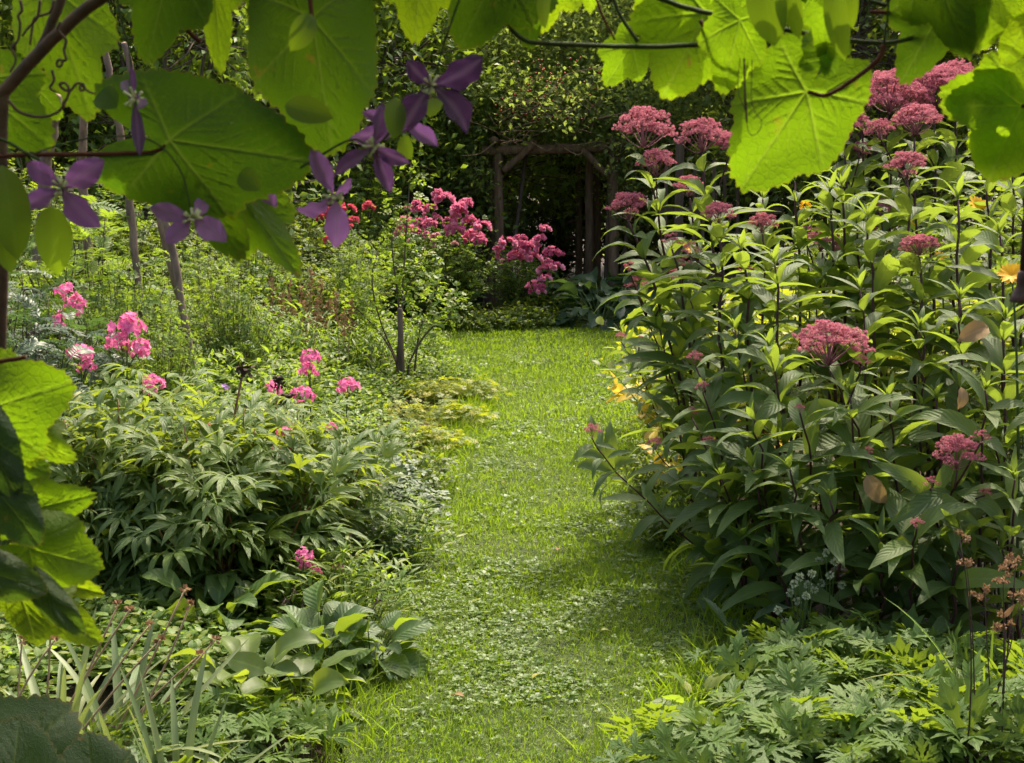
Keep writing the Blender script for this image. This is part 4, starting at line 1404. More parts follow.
# ------------------------------------------------------------------ cut leaved plants at the lower corner
for px, Y, top, lab, kk in [
    (712, 3.3, 738, 'cut leaved plant whose silvery leaves reach farthest over the lawn', 'palm'),
    (752, 3.45, 712, 'cut leaved plant with bright tips at the lawn corner', 'palm'),
    (800, 3.35, 700, 'cut leaved plant with big silvery leaf in full sun', 'palm'),
    (850, 3.3, 695, 'cut leaved plant spreading grey green fans in the lower bed', 'palm'),
    (890, 3.4, 690, 'cut leaved plant between the silvery fans and the brown seed heads', 'palm'),
    (925, 3.35, 690, 'cut leaved plant below the brown seed heads', 'palm'),
    (990, 3.4, 675, 'cut leaved plant under the seed head stems', 'palm'),
    (870, 4.0, 640, 'taller cut leaved plant against the dark foot of the clump', 'palm'),
    (835, 4.05, 650, 'cut leaved plant beside the pale button flowers', 'palm'),
    (890, 3.9, 615, 'cut leaved plant with one raised leaf before the dark clump', 'palm'),
    (950, 3.95, 640, 'cut leaved plant with drooping blades beside the seed heads', 'palm'),
    (1015, 3.8, 625, 'cut leaved plant at the outer end of the lower bed', 'palm'),
    (785, 3.9, 672, 'cut leaved plant tucked where lawn and dark clump meet', 'palm'),
    (815, 3.7, 668, 'cut leaved plant in the middle of the lower bed', 'palm'),
    (1040, 3.3, 660, 'cut leaved plant past the brown seed heads', 'palm'),
    (900, 3.65, 655, 'cut leaved plant behind the silvery fans', 'palm'),
]:
    put(kk, 'cut_leaved_plant', 'plant', lab, px, Y, top, group='cut leaved plants of the lower bed', smin=.85)
bigleaf_plant('leafy_plant', 'plant', 'yellow green plant with plain oval leaves among cut leaves', gx(700, 3.75), 14, .075, (.0, .7), MAT['light'], MAT['greenstem'], OVATE, .07, 4)
bigleaf_plant('leafy_plant', 'plant', 'small dull plant with pointed leaves between lawn and clump foot', gx(735, 4.35), 9, .14, (-.1, .5), MAT['grey'], MAT['greenstem'], NARROW + OVATE, .06, 5)


def seedheads():
    o = gx(1000, 3.25)
    t = thing('seed_head_plant', 'plant with brown clustered seed heads below the hanging bell', 'plant', o)
    m = M()
    for px, py, n in ((966, 560, 3), (985, 592, 4), (1003, 575, 5), (1016, 560, 4), (1020, 600, 6), (1005, 625, 5), (960, 540, 2), (1030, 580, 5)):
        e = P(px, py, 3.25 + U(-.1, .1)) - o
        tube(m, bez((U(-.16, .12), U(-.12, .12), 0), (e[0] * .6, e[1], e[2] * .6), e, 8), np.linspace(.0024, .0011, 8), 5)
        mh = M()
        for q in range(n):
            c = e + rng.normal(0, .014, 3)
            k = 22
            d = nrm(rng.normal(0, 1, (k, 3)))
            inst(mh, KITE, c + d * .002, d, rng.normal(0, 1, (k, 3)), .011 * U(.5, 1.2, k))
        part('seed_head', mh.mesh('seed_head', MAT['dry']), t)
    part('stem', m.mesh('stem', MAT['seedstem']), t)
    m = M()
    inst(m, [blade(.3, 6, 1, .5, .8, .8, .9)], P(1001, 618, 3.2) - o, A_([.4, -.2, .6]), A_([0, -1, .3]), .05, .5)
    part('dead_leaf', m.mesh('dead_leaf', MAT['dry']), t)


seedheads()


def strap_tuft(name, label, cat, foot, n, L, mat, seed=0, el=(.5, 1.4), wd=1):
    r = np.random.default_rng(seed)
    t = thing(name, label, cat, foot)
    for i in range(n):
        m = M()
        az = i * 2.4 + r.uniform(-.3, .3)
        e = r.uniform(*el)
        X = A_([cos(az) * cos(e), sin(az) * cos(e), sin(e)])
        Nn = A_([-cos(az) * sin(e), -sin(az) * sin(e), cos(e)])
        sh = STRAP[r.integers(4)]
        inst(m, [(sh[0] * A_([1, wd, 1]), sh[1], sh[2])], A_([cos(az) * .04, sin(az) * .04, 0]), X, Nn, L * r.uniform(.6, 1.15), r.uniform(0, 1))
        part('leaf', m.mesh('leaf', mat), t)
    return t


strap_tuft('grassy_plant', 'arching pale grass blades beside the seed head stems', 'plant', gx(985, 3.6), 9, .42, MAT['light'], 9, (.9, 1.4), .6)

# ------------------------------------------------------------------ the flower bed beside the lawn
for px, Y, top, wide, lab in [
    (135, 5.1, 362, .95, 'tallest peony bush with pale sunlit tips before the pink phlox'),
    (225, 4.9, 392, .95, 'wide peony bush with drooping dark cut leaves'),
    (285, 5.25, 392, .9, 'peony bush with sunlit tips by the lawn side of the bed'),
    (75, 4.9, 425, .8, 'peony bush half hidden by the yellow green vine leaves'),
    (180, 5.7, 390, .9, 'peony bush behind the wide drooping one'),
]:
    put('peony', 'peony_bush', 'peony', lab, px, Y, top, group='peony bushes in the bed', wide=wide)


def podstalk(label, pts, Y, foot):
    o = gx(*foot)
    t = thing('seed_pod_stalk', label, 'seed pod', o, group='peony seed pods')
    e = P(*pts, Y) - o
    m = M()
    tube(m, bez((0, 0, 0), (0, 0, e[2] * .5), e, 8), np.linspace(.007, .004, 8), 6)
    part('stem', m.mesh('stem', MAT['peonystem']), t)
    m = M()
    for k in range(5):
        az = k * 1.257 + .4
        inst(m, [blade(.6, 5, 2, 1.0, 1.4, .5, .5)], e - A_([0, 0, .02]), A_([cos(az), sin(az), .9]), A_([-cos(az), -sin(az), .8]), U(.045, .065), .2)
    inst(m, KITE, e + rng.normal(0, .014, (40, 3)), rng.normal(0, 1, (40, 3)), rng.normal(0, 1, (40, 3)), .02)
    part('pod', m.mesh('pod', MAT['seedstem']), t)


podstalk('dark open seed pod on a red stem above the peony tips', (243, 372), 5.2, (222, 5.1))
podstalk('black split seed pod beside the pink phlox', (279, 382), 5.6, (270, 5.5))
podstalk('brown seed pod low against the pink phlox heads', (287, 401), 5.5, (285, 5.4))

PH = [dome_head(FLORET, 1, .85, 40, .34, MAT['phlox'], s) for s in (1, 2, 3)]


def phlox(label, px, py, rpx, Y, foot, leaves=True, tall=1., heads=()):
    o = gx(*foot)
    t = thing('pink_phlox', label, 'phlox', o, group='pink phlox in the bed')
    e = P(px, py, Y) - o
    r = rpx / F * Y
    m = M()
    p = bez((0, 0, 0), (e[0] * .2, e[1] * .2, e[2] * .6), e, 9)
    tube(m, p, np.linspace(.006, .003, 9), 5)
    for i, (hx, hy, hr) in enumerate([(px, py, rpx)] + list(heads)):
        q = P(hx, hy, Y + .03 * i) - o
        if i:
            tube(m, bez(p[6], (p[6] + q) / 2, q, 4), .003, 4)
        h = part('flower_head', PH[rng.integers(3)], t)
        h.location = tuple(q)
        h.rotation_euler = (U(-.3, .5), U(-.4, .4), U(0, 6))
        s = hr / F * Y
        h.scale = (s, s, s * tall)
    part('stem', m.mesh('stem', MAT['greenstem']), t)
    if leaves:
        mf = M()
        for j in range(2, 8):
            for sg in (0, pi):
                a = j * 1.57 + sg
                inst(mf, NARROW, p[j], A_([cos(a), sin(a), .4]), A_([0, 0, 1.]), .1)
        part('foliage', mf.mesh('foliage', MAT['mid']), t)


phlox('phlox with the largest bright pink head behind the peony tips', 127, 332, 17, 6.3, (130, 6.3), heads=[(138, 350, 12), (118, 345, 12)], tall=1.15)
phlox('phlox with a pink head just before the dark feathery leaves', 80, 355, 12, 6.1, (90, 6.1), heads=[(86, 368, 9)])
phlox('phlox with a pink head sunk between two peony bushes', 154, 384, 10, 6.0, (155, 6.0), heads=[(149, 391, 7)])
phlox('tall phlox with loose pink heads beside the feathery leaves', 66, 294, 11, 6.9, (72, 6.9), heads=[(76, 304, 10), (62, 318, 8), (74, 310, 8)])
phlox('tall phlox with a small pink head under the loose ones', 60, 327, 7, 6.8, (64, 6.8))
phlox('phlox with a tall narrow pink head rising over the bed', 310, 360, 10, 6.6, (312, 6.6), heads=[(308, 372, 9)], tall=1.1)
phlox('phlox with a wide pink head below the tall narrow one', 303, 396, 11, 6.4, (305, 6.4))
phlox('phlox with a single round pink head nearest the thin staked bush', 348, 387, 11, 6.6, (345, 6.6))
phlox('phlox with a pink head partly behind the black seed pod', 274, 390, 9, 6.4, (275, 6.4))
phlox('phlox with faint pink heads among sunlit peony leaves', 285, 434, 8, 5.05, (285, 5.15), heads=[(291, 448, 7), (277, 450, 6)])
phlox('phlox with a small pale pink head over the grey green leaves', 330, 428, 7, 5.6, (330, 5.7))
phlox('low phlox with pink flowers above the broad leaves', 304, 556, 9, 4.5, (303, 4.55), heads=[(316, 572, 6), (306, 566, 7)])
phlox('low phlox with one little pink flower by the lawn edge', 338, 568, 5, 4.55, (340, 4.6))
phlox('phlox with a small pink head deep in peony leaves', 168, 412, 7, 5.2, (170, 5.3), heads=[(178, 428, 6)])
phlox('phlox with two little pink heads low between peony tips', 212, 436, 6, 5.0, (214, 5.1), heads=[(205, 425, 6)])

LOW = [(250, 6.9, 405, 'low'), (310, 6.0, 430, 'low'), (365, 6.1, 448, 'low'), (330, 5.6, 480, 'low'), (385, 5.9, 470, 'low'), (350, 5.3, 520, 'low'), (410, 6.6, 440, 'lowgreen'), (375, 5.5, 520, 'lowgreen'), (300, 5.2, 560, 'lowgreen'), (325, 4.95, 590, 'lowgreen'), (280, 4.8, 590, 'lowgreen')]
LL = ['sage green bush behind the seed pods', 'grey green bush under the tall narrow phlox', 'grey green bush at the bend of the lawn edge', 'grey green bush between the peonies and the lawn', 'grey green bush spilling on to the lawn',
      'grey green bush just above the lowest pink phlox', 'leafy green mound at the lawn edge below yellowing plants', 'leafy green mound at the lawn edge beside tiny pink blossoms', 'leafy green mound behind the broad leaved clump', 'small green mound where long grass meets the broad leaves', 'small green mound under the drooping peony']
for (px, Y, top, k), lab in zip(LOW, LL):
    put(k, 'low_bush', 'bush', lab, px, Y, top, group='low bushes along the bed', wide=1.25, smin=.6)

for px, Y, top, k, lab in [
    (430, 9.2, 372, 'yellowcut', 'yellowing cut leaved mound beside the thin staked bush'),
    (470, 9.4, 372, 'yellowcut', 'yellowing mound nearest the lawn with golden leaf edges'),
    (455, 8.4, 398, 'yellowcut', 'yellowing mound leaning on to the lawn'),
    (400, 8.4, 395, 'yellowcut', 'yellowing mound in front of the stake foot'),
    (425, 7.6, 420, 'yellowcut', 'yellowing mound that starts the lawn bend'),
    (375, 7.4, 410, 'meadow', 'pale green weeds behind the round pink phlox'),
    (350, 8.2, 380, 'meadow', 'pale green weeds at the foot of the brown plumes'),
    (320, 9.0, 345, 'meadow', 'pale weeds behind the tall narrow phlox'),
    (280, 8.4, 345, 'meadow', 'pale weeds behind the black seed pod'),
    (245, 7.8, 345, 'meadownarrow', 'narrow leaved weeds behind the red stemmed pod'),
    (205, 7.4, 350, 'meadow', 'pale weeds around the crooked pole foot'),
    (165, 7.0, 350, 'meadownarrow', 'narrow leaved weeds behind the sunken phlox'),
    (360, 10.2, 318, 'meadownarrow', 'narrow leaved weeds beside the thin bush stems'),
    (310, 10.2, 300, 'meadownarrow', 'narrow leaved weeds under the brown plumes'),
    (265, 9.4, 300, 'meadownarrow', 'tall narrow leaved weeds before the rounded shrub'),
    (385, 11.5, 300, 'meadow', 'pale weeds before the pink rose bush'),
    (345, 11.8, 290, 'meadow', 'pale weeds under the coral red flowers'),
    (420, 11.2, 325, 'meadow', 'pale weeds at the far bend of the lawn'),
    (110, 6.6, 345, 'meadow', 'pale weeds behind the largest phlox head'),
    (30, 5.6, 380, 'meadow', 'pale weeds under the dark feathery shrub'),
    (445, 9.9, 362, 'meadow', 'pale weeds between the stake and the lawn'),
    (205, 4.65, 575, 'lowgreen', 'green weeds under the drooping front of the peonies'),
    (140, 4.6, 580, 'lowgreen', 'green weeds between the peonies and the dry stalks'),
    (265, 4.6, 570, 'lowgreen', 'green weeds between the peonies and the broad leaves'),
    (345, 4.55, 585, 'meadownarrow', 'long narrow weeds where broad leaves meet the lawn'),
    (385, 5.3, 525, 'meadownarrow', 'long narrow weeds leaning over the lawn edge'),
    (240, 6.2, 405, 'lowgreen', 'green weeds between the peonies and phlox'),
    (385, 9.3, 372, 'meadow', 'pale weeds around the foot of the brown stake'),
    (360, 9.0, 378, 'meadow', 'pale weeds between the stake and the tall narrow phlox'),
    (335, 7.6, 400, 'meadow', 'pale weeds just behind the wide pink phlox'),
    (410, 10.3, 350, 'meadow', 'pale weeds behind the brown stake'),
]:
    put(k, 'weed_clump', 'weeds', lab, px, Y, top, group='weeds and yellowing mounds of the bed', wide=1.3, smin=.5)


def plume(label, foot, heads):
    o = gx(*foot)
    t = thing('plume_plant', label, 'plant', o, group='plants with faded brown plumes')
    m, Yp = M(), foot[1]
    for px, py in heads:
        e = P(px, py, Yp + U(-.2, .2)) - o
        p = bez((U(-.08, .08), U(-.08, .08), 0), (e[0] * .6, e[1], e[2] * .6), e, 8)
        tube(m, p, np.linspace(.004, .0015, 8), 4)
        mh = M()
        tt = U(.62, 1, 110)
        c = np.stack([np.interp(tt * 7, np.arange(8), p[:, i]) for i in range(3)], 1)
        rr = .05 * (1.08 - tt)[:, None] * 2
        d = nrm(rng.normal(0, 1, (110, 3)) + A_([0, 0, .6]))
        inst(mh, KITE, c + d * rr * U(0, 1, (110, 1)), d, rng.normal(0, 1, (110, 3)), .022 * U(.5, 1.2, 110))
        part('plume', mh.mesh('plume', MAT['dry']), t)
    part('stem', m.mesh('stem', MAT['drystem']), t)


plume('faded brown plumes beneath the coral red flowers', (310, 9.8), [(300, 285), (312, 270), (322, 280), (330, 300), (290, 300), (318, 300), (306, 312)])
plume('faded brown plumes standing nearer the crooked pole', (275, 9.9), [(272, 278), (282, 292), (265, 300), (290, 282)])
plume('faded brown plumes between weeds and the thin staked bush', (345, 9.6), [(335, 290), (345, 310), (352, 300)])


def thinbush():
    o = gx(402, 9.6)
    t = thing('thin_rose_bush', 'thin open rose bush with long bare stems tied near a brown stake', 'bush', o)
    m, mf = M(), M()
    stems = [[(404, 372), (402, 310), (405, 250), (408, 205), (411, 165)], [(400, 370), (385, 340), (360, 312), (338, 296)], [(414, 374), (420, 330), (432, 300), (440, 280)], [(404, 372), (398, 300), (392, 245), (396, 205)], [(396, 370), (404, 300), (418, 270), (425, 245)], [(400, 368), (380, 320), (372, 280), (378, 250)], [(405, 370), (425, 335), (445, 318), (460, 300)]]
    for i, s in enumerate(stems):
        p = smoothline([P(x, y, 9.6 + .1 * (i % 3) + .05 * j) - o for j, (x, y) in enumerate(s)], 5)
        p[0][2] = min(p[0][2], 0)
        tube(m, p, np.linspace(.0075, .003, len(p)), 6)
        n = 55
        tt = U(.3, 1, n) * (len(p) - 1)
        c = np.stack([np.interp(tt, np.arange(len(p)), p[:, k]) for k in range(3)], 1)
        d = nrm(rng.normal(0, 1, (n, 3)))
        inst(mf, ROSE, c + d * U(0, .1, (n, 1)), d + A_([0, 0, .2]), A_([0, 0, 1.]) + rng.normal(0, .4, (n, 3)), .085 * U(.6, 1.3, n))
    part('stem', m.mesh('stem', MAT['twig']), t)
    part('foliage', mf.mesh('foliage', MAT['light']), t)
    o2 = gx(401, 9.5)
    k = thing('wooden_stake', 'short brown stake at the foot of the thin rose bush', 'stake', o2)
    m = M()
    zt = P(401, 308, 9.5)[2]
    tube(m, [(0, 0, -.1), (.004, 0, zt * .5), (0, 0, zt - .02), (0, 0, zt)], A_([.017, .02, .02, .014]), 8)
    part('shaft', m.mesh('shaft', MAT['bark']), k)


thinbush()

# rose bushes: foliage kit plus clusters
RC = []
for s in (1, 2, 3):
    rr = np.random.default_rng(s)
    m = M()
    n = 9
    d = nrm(rr.normal(0, 1, (n, 3)) + A_([0, -.5, .4]))
    inst(m, BLOOM, d * A_([1, 1, .8]) * rr.uniform(.2, .6, (n, 1)), rr.normal(0, 1, (n, 3)), d + A_([0, 0, .6]), .50 * rr.uniform(.8, 1.2, n))
    RC.append({k: m.mesh('bloom_cluster', MAT[k]) for k in ('rose', 'red', 'palepink')})


def roses(t, Y, lst):
    o = A_(t.location)
    s = t.scale
    for px, py, rp, c in lst:
        q = P(px, py, Y + U(-.15, .1)) - o
        h = part('bloom_cluster', RC[rng.integers(3)][c], t, {'rose': None, 'red': 'coral red blooms', 'palepink': 'pale faded pink blooms'}[c])
        rz = t.rotation_euler[2]
        q = A_([q[0] * cos(rz) + q[1] * sin(rz), -q[0] * sin(rz) + q[1] * cos(rz), q[2]])
        h.location = (q[0] / s[0], q[1] / s[1], q[2] / s[2])
        rr = rp / F * Y
        h.scale = (rr / s[0], rr / s[1], rr / s[2])
        h.rotation_euler = (0, 0, -rz + U(-.6, .6))


def rosebush(label, px, Y, top, wide, lst):
    t = put('rosebush', 'rose_bush', 'rose bush', label, px, Y, top, group='rose bushes before the arbor', wide=wide)
    more = []
    for px_, py_, rp, c in lst:
        for _ in range(1):
            more.append((px_ + rng.normal(0, 8), py_ + rng.normal(0, 7), rp * U(.5, 1.0), c))
    roses(t, Y - .6, [(a, b, r_ * 1.4, c) for a, b, r_, c in lst] + [q for q in more if q[3] != 'red'])


rosebush('rose bush with the most pink clusters before the arbor posts', 450, 14.6, 205, 1.0, [(445, 200, 9, 'rose'), (459, 213, 10, 'rose'), (437, 195, 6, 'rose'), (474, 239, 9, 'rose'), (430, 212, 8, 'rose'), (455, 232, 8, 'rose'), (484, 228, 8, 'rose'), (420, 228, 7, 'rose'), (468, 222, 7, 'rose'), (416, 206, 6, 'rose'), (424, 210, 6, 'rose'), (466, 205, 6, 'rose'), (436, 240, 7, 'palepink'), (447, 222, 5, 'rose')])
rosebush('rose bush with scattered pink clusters at the arbor opening', 522, 15.0, 240, .95, [(508, 244, 8, 'rose'), (527, 250, 9, 'rose'), (540, 243, 8, 'rose'), (552, 254, 7, 'rose'), (533, 259, 8, 'rose'), (545, 272, 9, 'rose'), (535, 289, 8, 'rose'), (520, 247, 6, 'rose'), (515, 258, 7, 'rose'), (556, 268, 7, 'rose'), (500, 252, 7, 'rose')])
rosebush('rose bush with a few pink clusters behind the thin staked bush', 400, 14.2, 215, 1.0, [(404, 224, 8, 'rose'), (412, 232, 6, 'rose'), (398, 236, 5, 'palepink'), (430, 225, 6, 'rose')])
rosebush('rose bush with coral red clusters behind the brown plumes', 330, 13.4, 200, 1.05, [(349, 210, 7, 'red'), (369, 208, 6, 'red'), (355, 221, 5, 'red'), (335, 235, 5, 'red'), (328, 242, 5, 'red'), (340, 245, 4, 'red'), (322, 218, 6, 'red'), (330, 212, 5, 'red'), (350, 228, 4, 'red')])
rosebush('rose bush without flowers between the coral and pink ones', 372, 14.6, 215, 1.0, [])

# tiny blossoms on the bed edge
for px, py, lab, c in [(432, 462, 'single pale pink blossom at the lawn edge by yellowing mounds', 'palepink'), (413, 549, 'single pale blossom standing in the long lawn grass', 'palepink'), (426, 505, 'pair of faded buff blossoms at the lawn edge', 'palepink'), (378, 486, 'single faded orange blossom on the grey green bush', 'palepink'), (347, 532, 'single mauve white blossom beside the low bush', 'palepink'), (224, 386, 'mauve blossom behind the peony tips', 'mauve')]:
    Y = {432: 7.3, 413: 5.55, 426: 6.2, 378: 5.6, 347: 5.1, 224: 5.9}[px]
    e = P(px, py, Y)
    t = thing('small_blossom', lab, 'flower', (e[0], Y + .03, 0))
    m = M()
    tube(m, bez((0, 0, 0), (0, 0, e[2] * .6), (0, -.03, e[2]), 5), .0022, 4)
    part('stem', m.mesh('stem', MAT['greenstem']), t)
    m = M()
    inst(m, FLORET, A_([[0, -.03, e[2]], [.012, -.03, e[2] - .008]]), A_([1., 0, 0]), A_([[0, -.5, .8], [.5, -.6, .5]]), .015)
    part('flower_head', m.mesh('flower_head', MAT[c]), t)

# broad leaved clumps along the lower edge of the lawn
bigleaf_plant('broad_leaved_plant', 'plant', 'largest broad leaved clump spilling on to the lawn', gx(318, 4.1), 58, .135, (-.4, .55), MAT['broad'], MAT['greenstem'], pet=.11, seed=11, group='broad leaved plants of the bed edge')
bigleaf_plant('broad_leaved_plant', 'plant', 'broad leaved clump with bright leaf tips over the lawn', gx(372, 4.15), 34, .125, (-.4, .5), MAT['broad'], MAT['greenstem'], pet=.10, seed=12, group='broad leaved plants of the bed edge')
bigleaf_plant('broad_leaved_plant', 'plant', 'broad leaved clump with one large leaf lying under the peonies', gx(215, 4.35), 20, .2, (-.2, .45), MAT['broad'], MAT['greenstem'], pet=.13, seed=13, group='broad leaved plants of the bed edge')
bigleaf_plant('broad_leaved_plant', 'plant', 'broad leaved clump with an upright yellow green leaf', gx(318, 4.5), 6, .13, (.5, 1.2), MAT['light'], MAT['greenstem'], pet=.12, seed=14, group='broad leaved plants of the bed edge')
bigleaf_plant('broad_leaved_plant', 'plant', 'shaded broad leaved clump in front of the strap leaves', gx(250, 3.8), 22, .14, (-.2, .5), MAT['mid'], MAT['greenstem'], pet=.11, seed=15, group='broad leaved plants of the bed edge')
bigleaf_plant('broad_leaved_plant', 'plant', 'low dark broad leaved clump before the largest one', gx(300, 3.75), 20, .13, (-.3, .5), MAT['mid'], MAT['greenstem'], pet=.10, seed=16, group='broad leaved plants of the bed edge')
for px, Y, top, lab in [(205, 3.55, 705, 'cut leaved plant beside the strap leaves'), (255, 3.5, 720, 'pale cut leaved plant before the shaded broad leaves'), (230, 4.0, 655, 'cut leaved plant between two broad leaved clumps'), (160, 3.4, 735, 'cut leaved plant under the dry stalks')]:
    put('palm', 'cut_leaved_plant', 'plant', lab, px, Y, top, group='cut leaved plants by the strap leaves', smin=.7)
for px, Y, top, lab in [(150, 4.2, 622, 'light small leaved bush behind the dry stalks'), (185, 4.0, 640, 'light small leaved bush between dry stalks and broad leaves'), (105, 4.35, 625, 'light small leaved bush under the lowest vine leaves'), (30, 4.2, 625, 'small leaved bush in shade below the vine leaves'), (-20, 3.8, 640, 'small leaved bush past the strap leaves')]:
    put('smallleaf', 'low_bush', 'bush', lab, px, Y, top, group='small leaved bushes behind the dry stalks', wide=1.7, smin=.55)
for i, (px, Y, n, L, lab) in enumerate([(60, 3.45, 34, .38, 'tuft of grey green strap leaves under the dry stalks'), (125, 3.4, 30, .40, 'tuft of strap leaves with one wide leaning blade'), (180, 3.2, 14, .34, 'tuft of strap leaves arching toward the broad leaved clump')]):
    strap_tuft('strap_leaved_plant', lab, 'plant', gx(px, Y), n, L, MAT['strap'], 20 + i, (.5, 1.3), 1.3)


def drystalks():
    L = [((88, 672), (118, 545 + 60)), ((150, 690), (190, 605)), ((80, 690), (130, 610)), ((130, 705), (185, 590)), ((100, 715), (160, 640)), ((110, 690), (150, 625)), ((160, 715), (215, 640)), ((30, 690), (55, 640)), ((40, 700), (50, 612)), ((145, 720), (200, 655)), ((20, 680), (22, 640))]
    labs = ['dry stalk leaning from the strap leaves, crossing a paler one', 'dry stalk with a dark pod tip touching peony shade', 'pale dry stalk beside the vine leaf tips', 'longest leaning dry stalk under the peony', 'short dry stalk near the wide blade', 'reddish dry stalk in the middle of the strap leaves', 'grey dry stalk bending to the broad leaves', 'upright tan stalk below the vine leaves', 'thin upright stalk with a dark knob', 'lowest leaning dry stalk over the arching blades', 'thin tan stalk past the strap leaves']
    for (a, b), lab in zip(L, labs):
        Y = U(3.35, 3.55)
        top = P(*b, Y)
        lo = P(*a, Y)
        foot = lo + (lo - top) * (lo[2] / max(top[2] - lo[2], .05))
        foot[:2] = np.where(np.abs(foot[:2] - lo[:2]) > .15, lo[:2] + np.sign(foot[:2] - lo[:2]) * .15, foot[:2])
        o = A_([foot[0], foot[1], 0])
        t = thing('dry_stalk', lab, 'stalk', o, group='dry stalks in the strap leaves')
        m = M()
        tube(m, bez((0, 0, 0), (lo - o) * A_([.8, .8, 1]) + rng.normal(0, .02, 3), top - o, 7), np.linspace(.0038, .0022, 7), 6, U(0, 1))
        part('stem', m.mesh('stem', MAT['drystem']), t)
        m = M()
        k = 14
        d = nrm(rng.normal(0, 1, (k, 3)) + A_([0, 0, .8]))
        inst(m, KITE, (top - o) + d * .003, d, rng.normal(0, 1, (k, 3)), .014)
        part('seed_head', m.mesh('seed_head', MAT['dry']), t)


drystalks()
# dark seed stalks over the broad leaves
for i, (a, b) in enumerate([((262, 640), (285, 600)), ((275, 640), (290, 610)), ((290, 640), (305, 598)), ((315, 640), (318, 608)), ((325, 640), (345, 612)), ((335, 640), (360, 612)), ((345, 650), (378, 600)), ((268, 635), (295, 590))]):
    Y = 4.3
    t_, lo = P(*b, Y), P(*a, Y)
    o = A_([lo[0], Y, 0])
    t = thing('dark_seed_stalk', 'thin dark seed stalk standing over the broad leaved clump', 'stalk', o, group='dark seed stalks over the broad leaves')
    m = M()
    tube(m, bez((0, 0, 0), lo - o, t_ - o, 6), np.linspace(.003, .002, 6), 5)
    part('stem', m.mesh('stem', MAT['seedstem']), t)
    m = M()
    d = nrm(rng.normal(0, 1, (12, 3)))
    inst(m, KITE, t_ - o + d * .003, d, rng.normal(0, 1, (12, 3)), .009)
    part('seed_head', m.mesh('seed_head', MAT['seedstem']), t)


# ------------------------------------------------------------------ vine and clematis close to the camera
def grape_shape(seed, lobed=.5, holes=()):
    r = np.random.default_rng(seed)
    ns, nr = 224, 30
    th = np.linspace(-pi, pi, ns, endpoint=False)
    lob = [(0, 1.0, .55), (.98, .86, .5), (-.98, .86, .5), (1.95, .68, .5), (-1.95, .68, .5)]
    lob = [(a + r.normal(0, .06), l * r.uniform(.93, 1.07), w_) for a, l, w_ in lob]
    rr = np.zeros(ns)
    for a, l, w_ in lob:
        d = np.abs((th - a + pi) % (2 * pi) - pi)
        rr = np.maximum(rr, l * (1 - lobed * .62 * np.clip(d / w_, 0, 1.6) ** 1.25))
    sm = np.convolve(np.tile(rr, 3), np.ones(5) / 5, 'same')[ns:2 * ns]
    sinus = np.clip((np.abs(th) - 2.45) / .69, 0, 1)
    sm = sm * (1 - .82 * sinus ** 1.2)
    tooth = (th * 8.2 + r.uniform(0, 6)) % 1
    tooth2 = (th * 4.1 + r.uniform(0, 6)) % 1
    sm = sm * (1 + .045 * (np.abs(tooth - .5) * 2 - .5) + .022 * (np.abs(tooth2 - .5) * 2 - .5) + r.normal(0, .006, ns))
    rho = np.linspace(0, 1, nr + 1)[1:]
    X = np.concatenate([[0], (rho[:, None] * sm * np.cos(th)).ravel()])
    Y = np.concatenate([[0], (rho[:, None] * sm * np.sin(th)).ravel()])
    # veins
    seg = []
    for a, l, _ in lob:
        e = A_([cos(a), sin(a)]) * l
        seg.append((A_([0, 0]), e * .98, .016))
        for f in (.22, .38, .54, .7, .84):
            for sg in (-1, 1):
                b = e * (f + .04 * sg)
                q = A_([cos(a + sg * .72), sin(a + sg * .72)])
                seg.append((b, b + q * l * (.5 - .42 * f), .007))
    pt = np.stack([X, Y], 1)
    vein = np.zeros(len(X))
    for a, b, w_ in seg:
        ab = b - a
        t = np.clip(((pt - a) @ ab) / (ab @ ab), 0, 1)
        d = np.linalg.norm(pt - (a + t[:, None] * ab), axis=1)
        vein = np.maximum(vein, np.exp(-(d / (w_ * (1.15 - .6 * t))) ** 2) * (1 if w_ > .01 else .7))
    R2 = X * X + Y * Y
    Z = -.20 * R2 + .05 * np.sin(X * 5 + seed) * np.sin(Y * 6 + seed * 2) - .022 * vein + .10 * np.abs(Y) * (1 - np.abs(Y)) + .04 * np.sin(np.arctan2(Y, X) * 5 + seed) * R2
    V = np.stack([X, Y, Z], 1)
    T = [(0, 1 + j, 1 + (j + 1) % ns) for j in range(ns)]
    for i in range(nr - 1):
        for j in range(ns):
            a, b = 1 + i * ns + j, 1 + i * ns + (j + 1) % ns
            T += [(a, a + ns, b + ns), (a, b + ns, b)]
    T = A_(T)
    if holes:
        c = pt[T].mean(1)
        keep = np.ones(len(T), bool)
        for hx, hy, ha, hb in holes:
            keep &= ((c[:, 0] - hx) / ha) ** 2 + ((c[:, 1] - hy) / hb) ** 2 > 1
        T = T[keep]
    rad = np.concatenate([[0], np.repeat(rho, ns)])
    return V, T, vein, rad


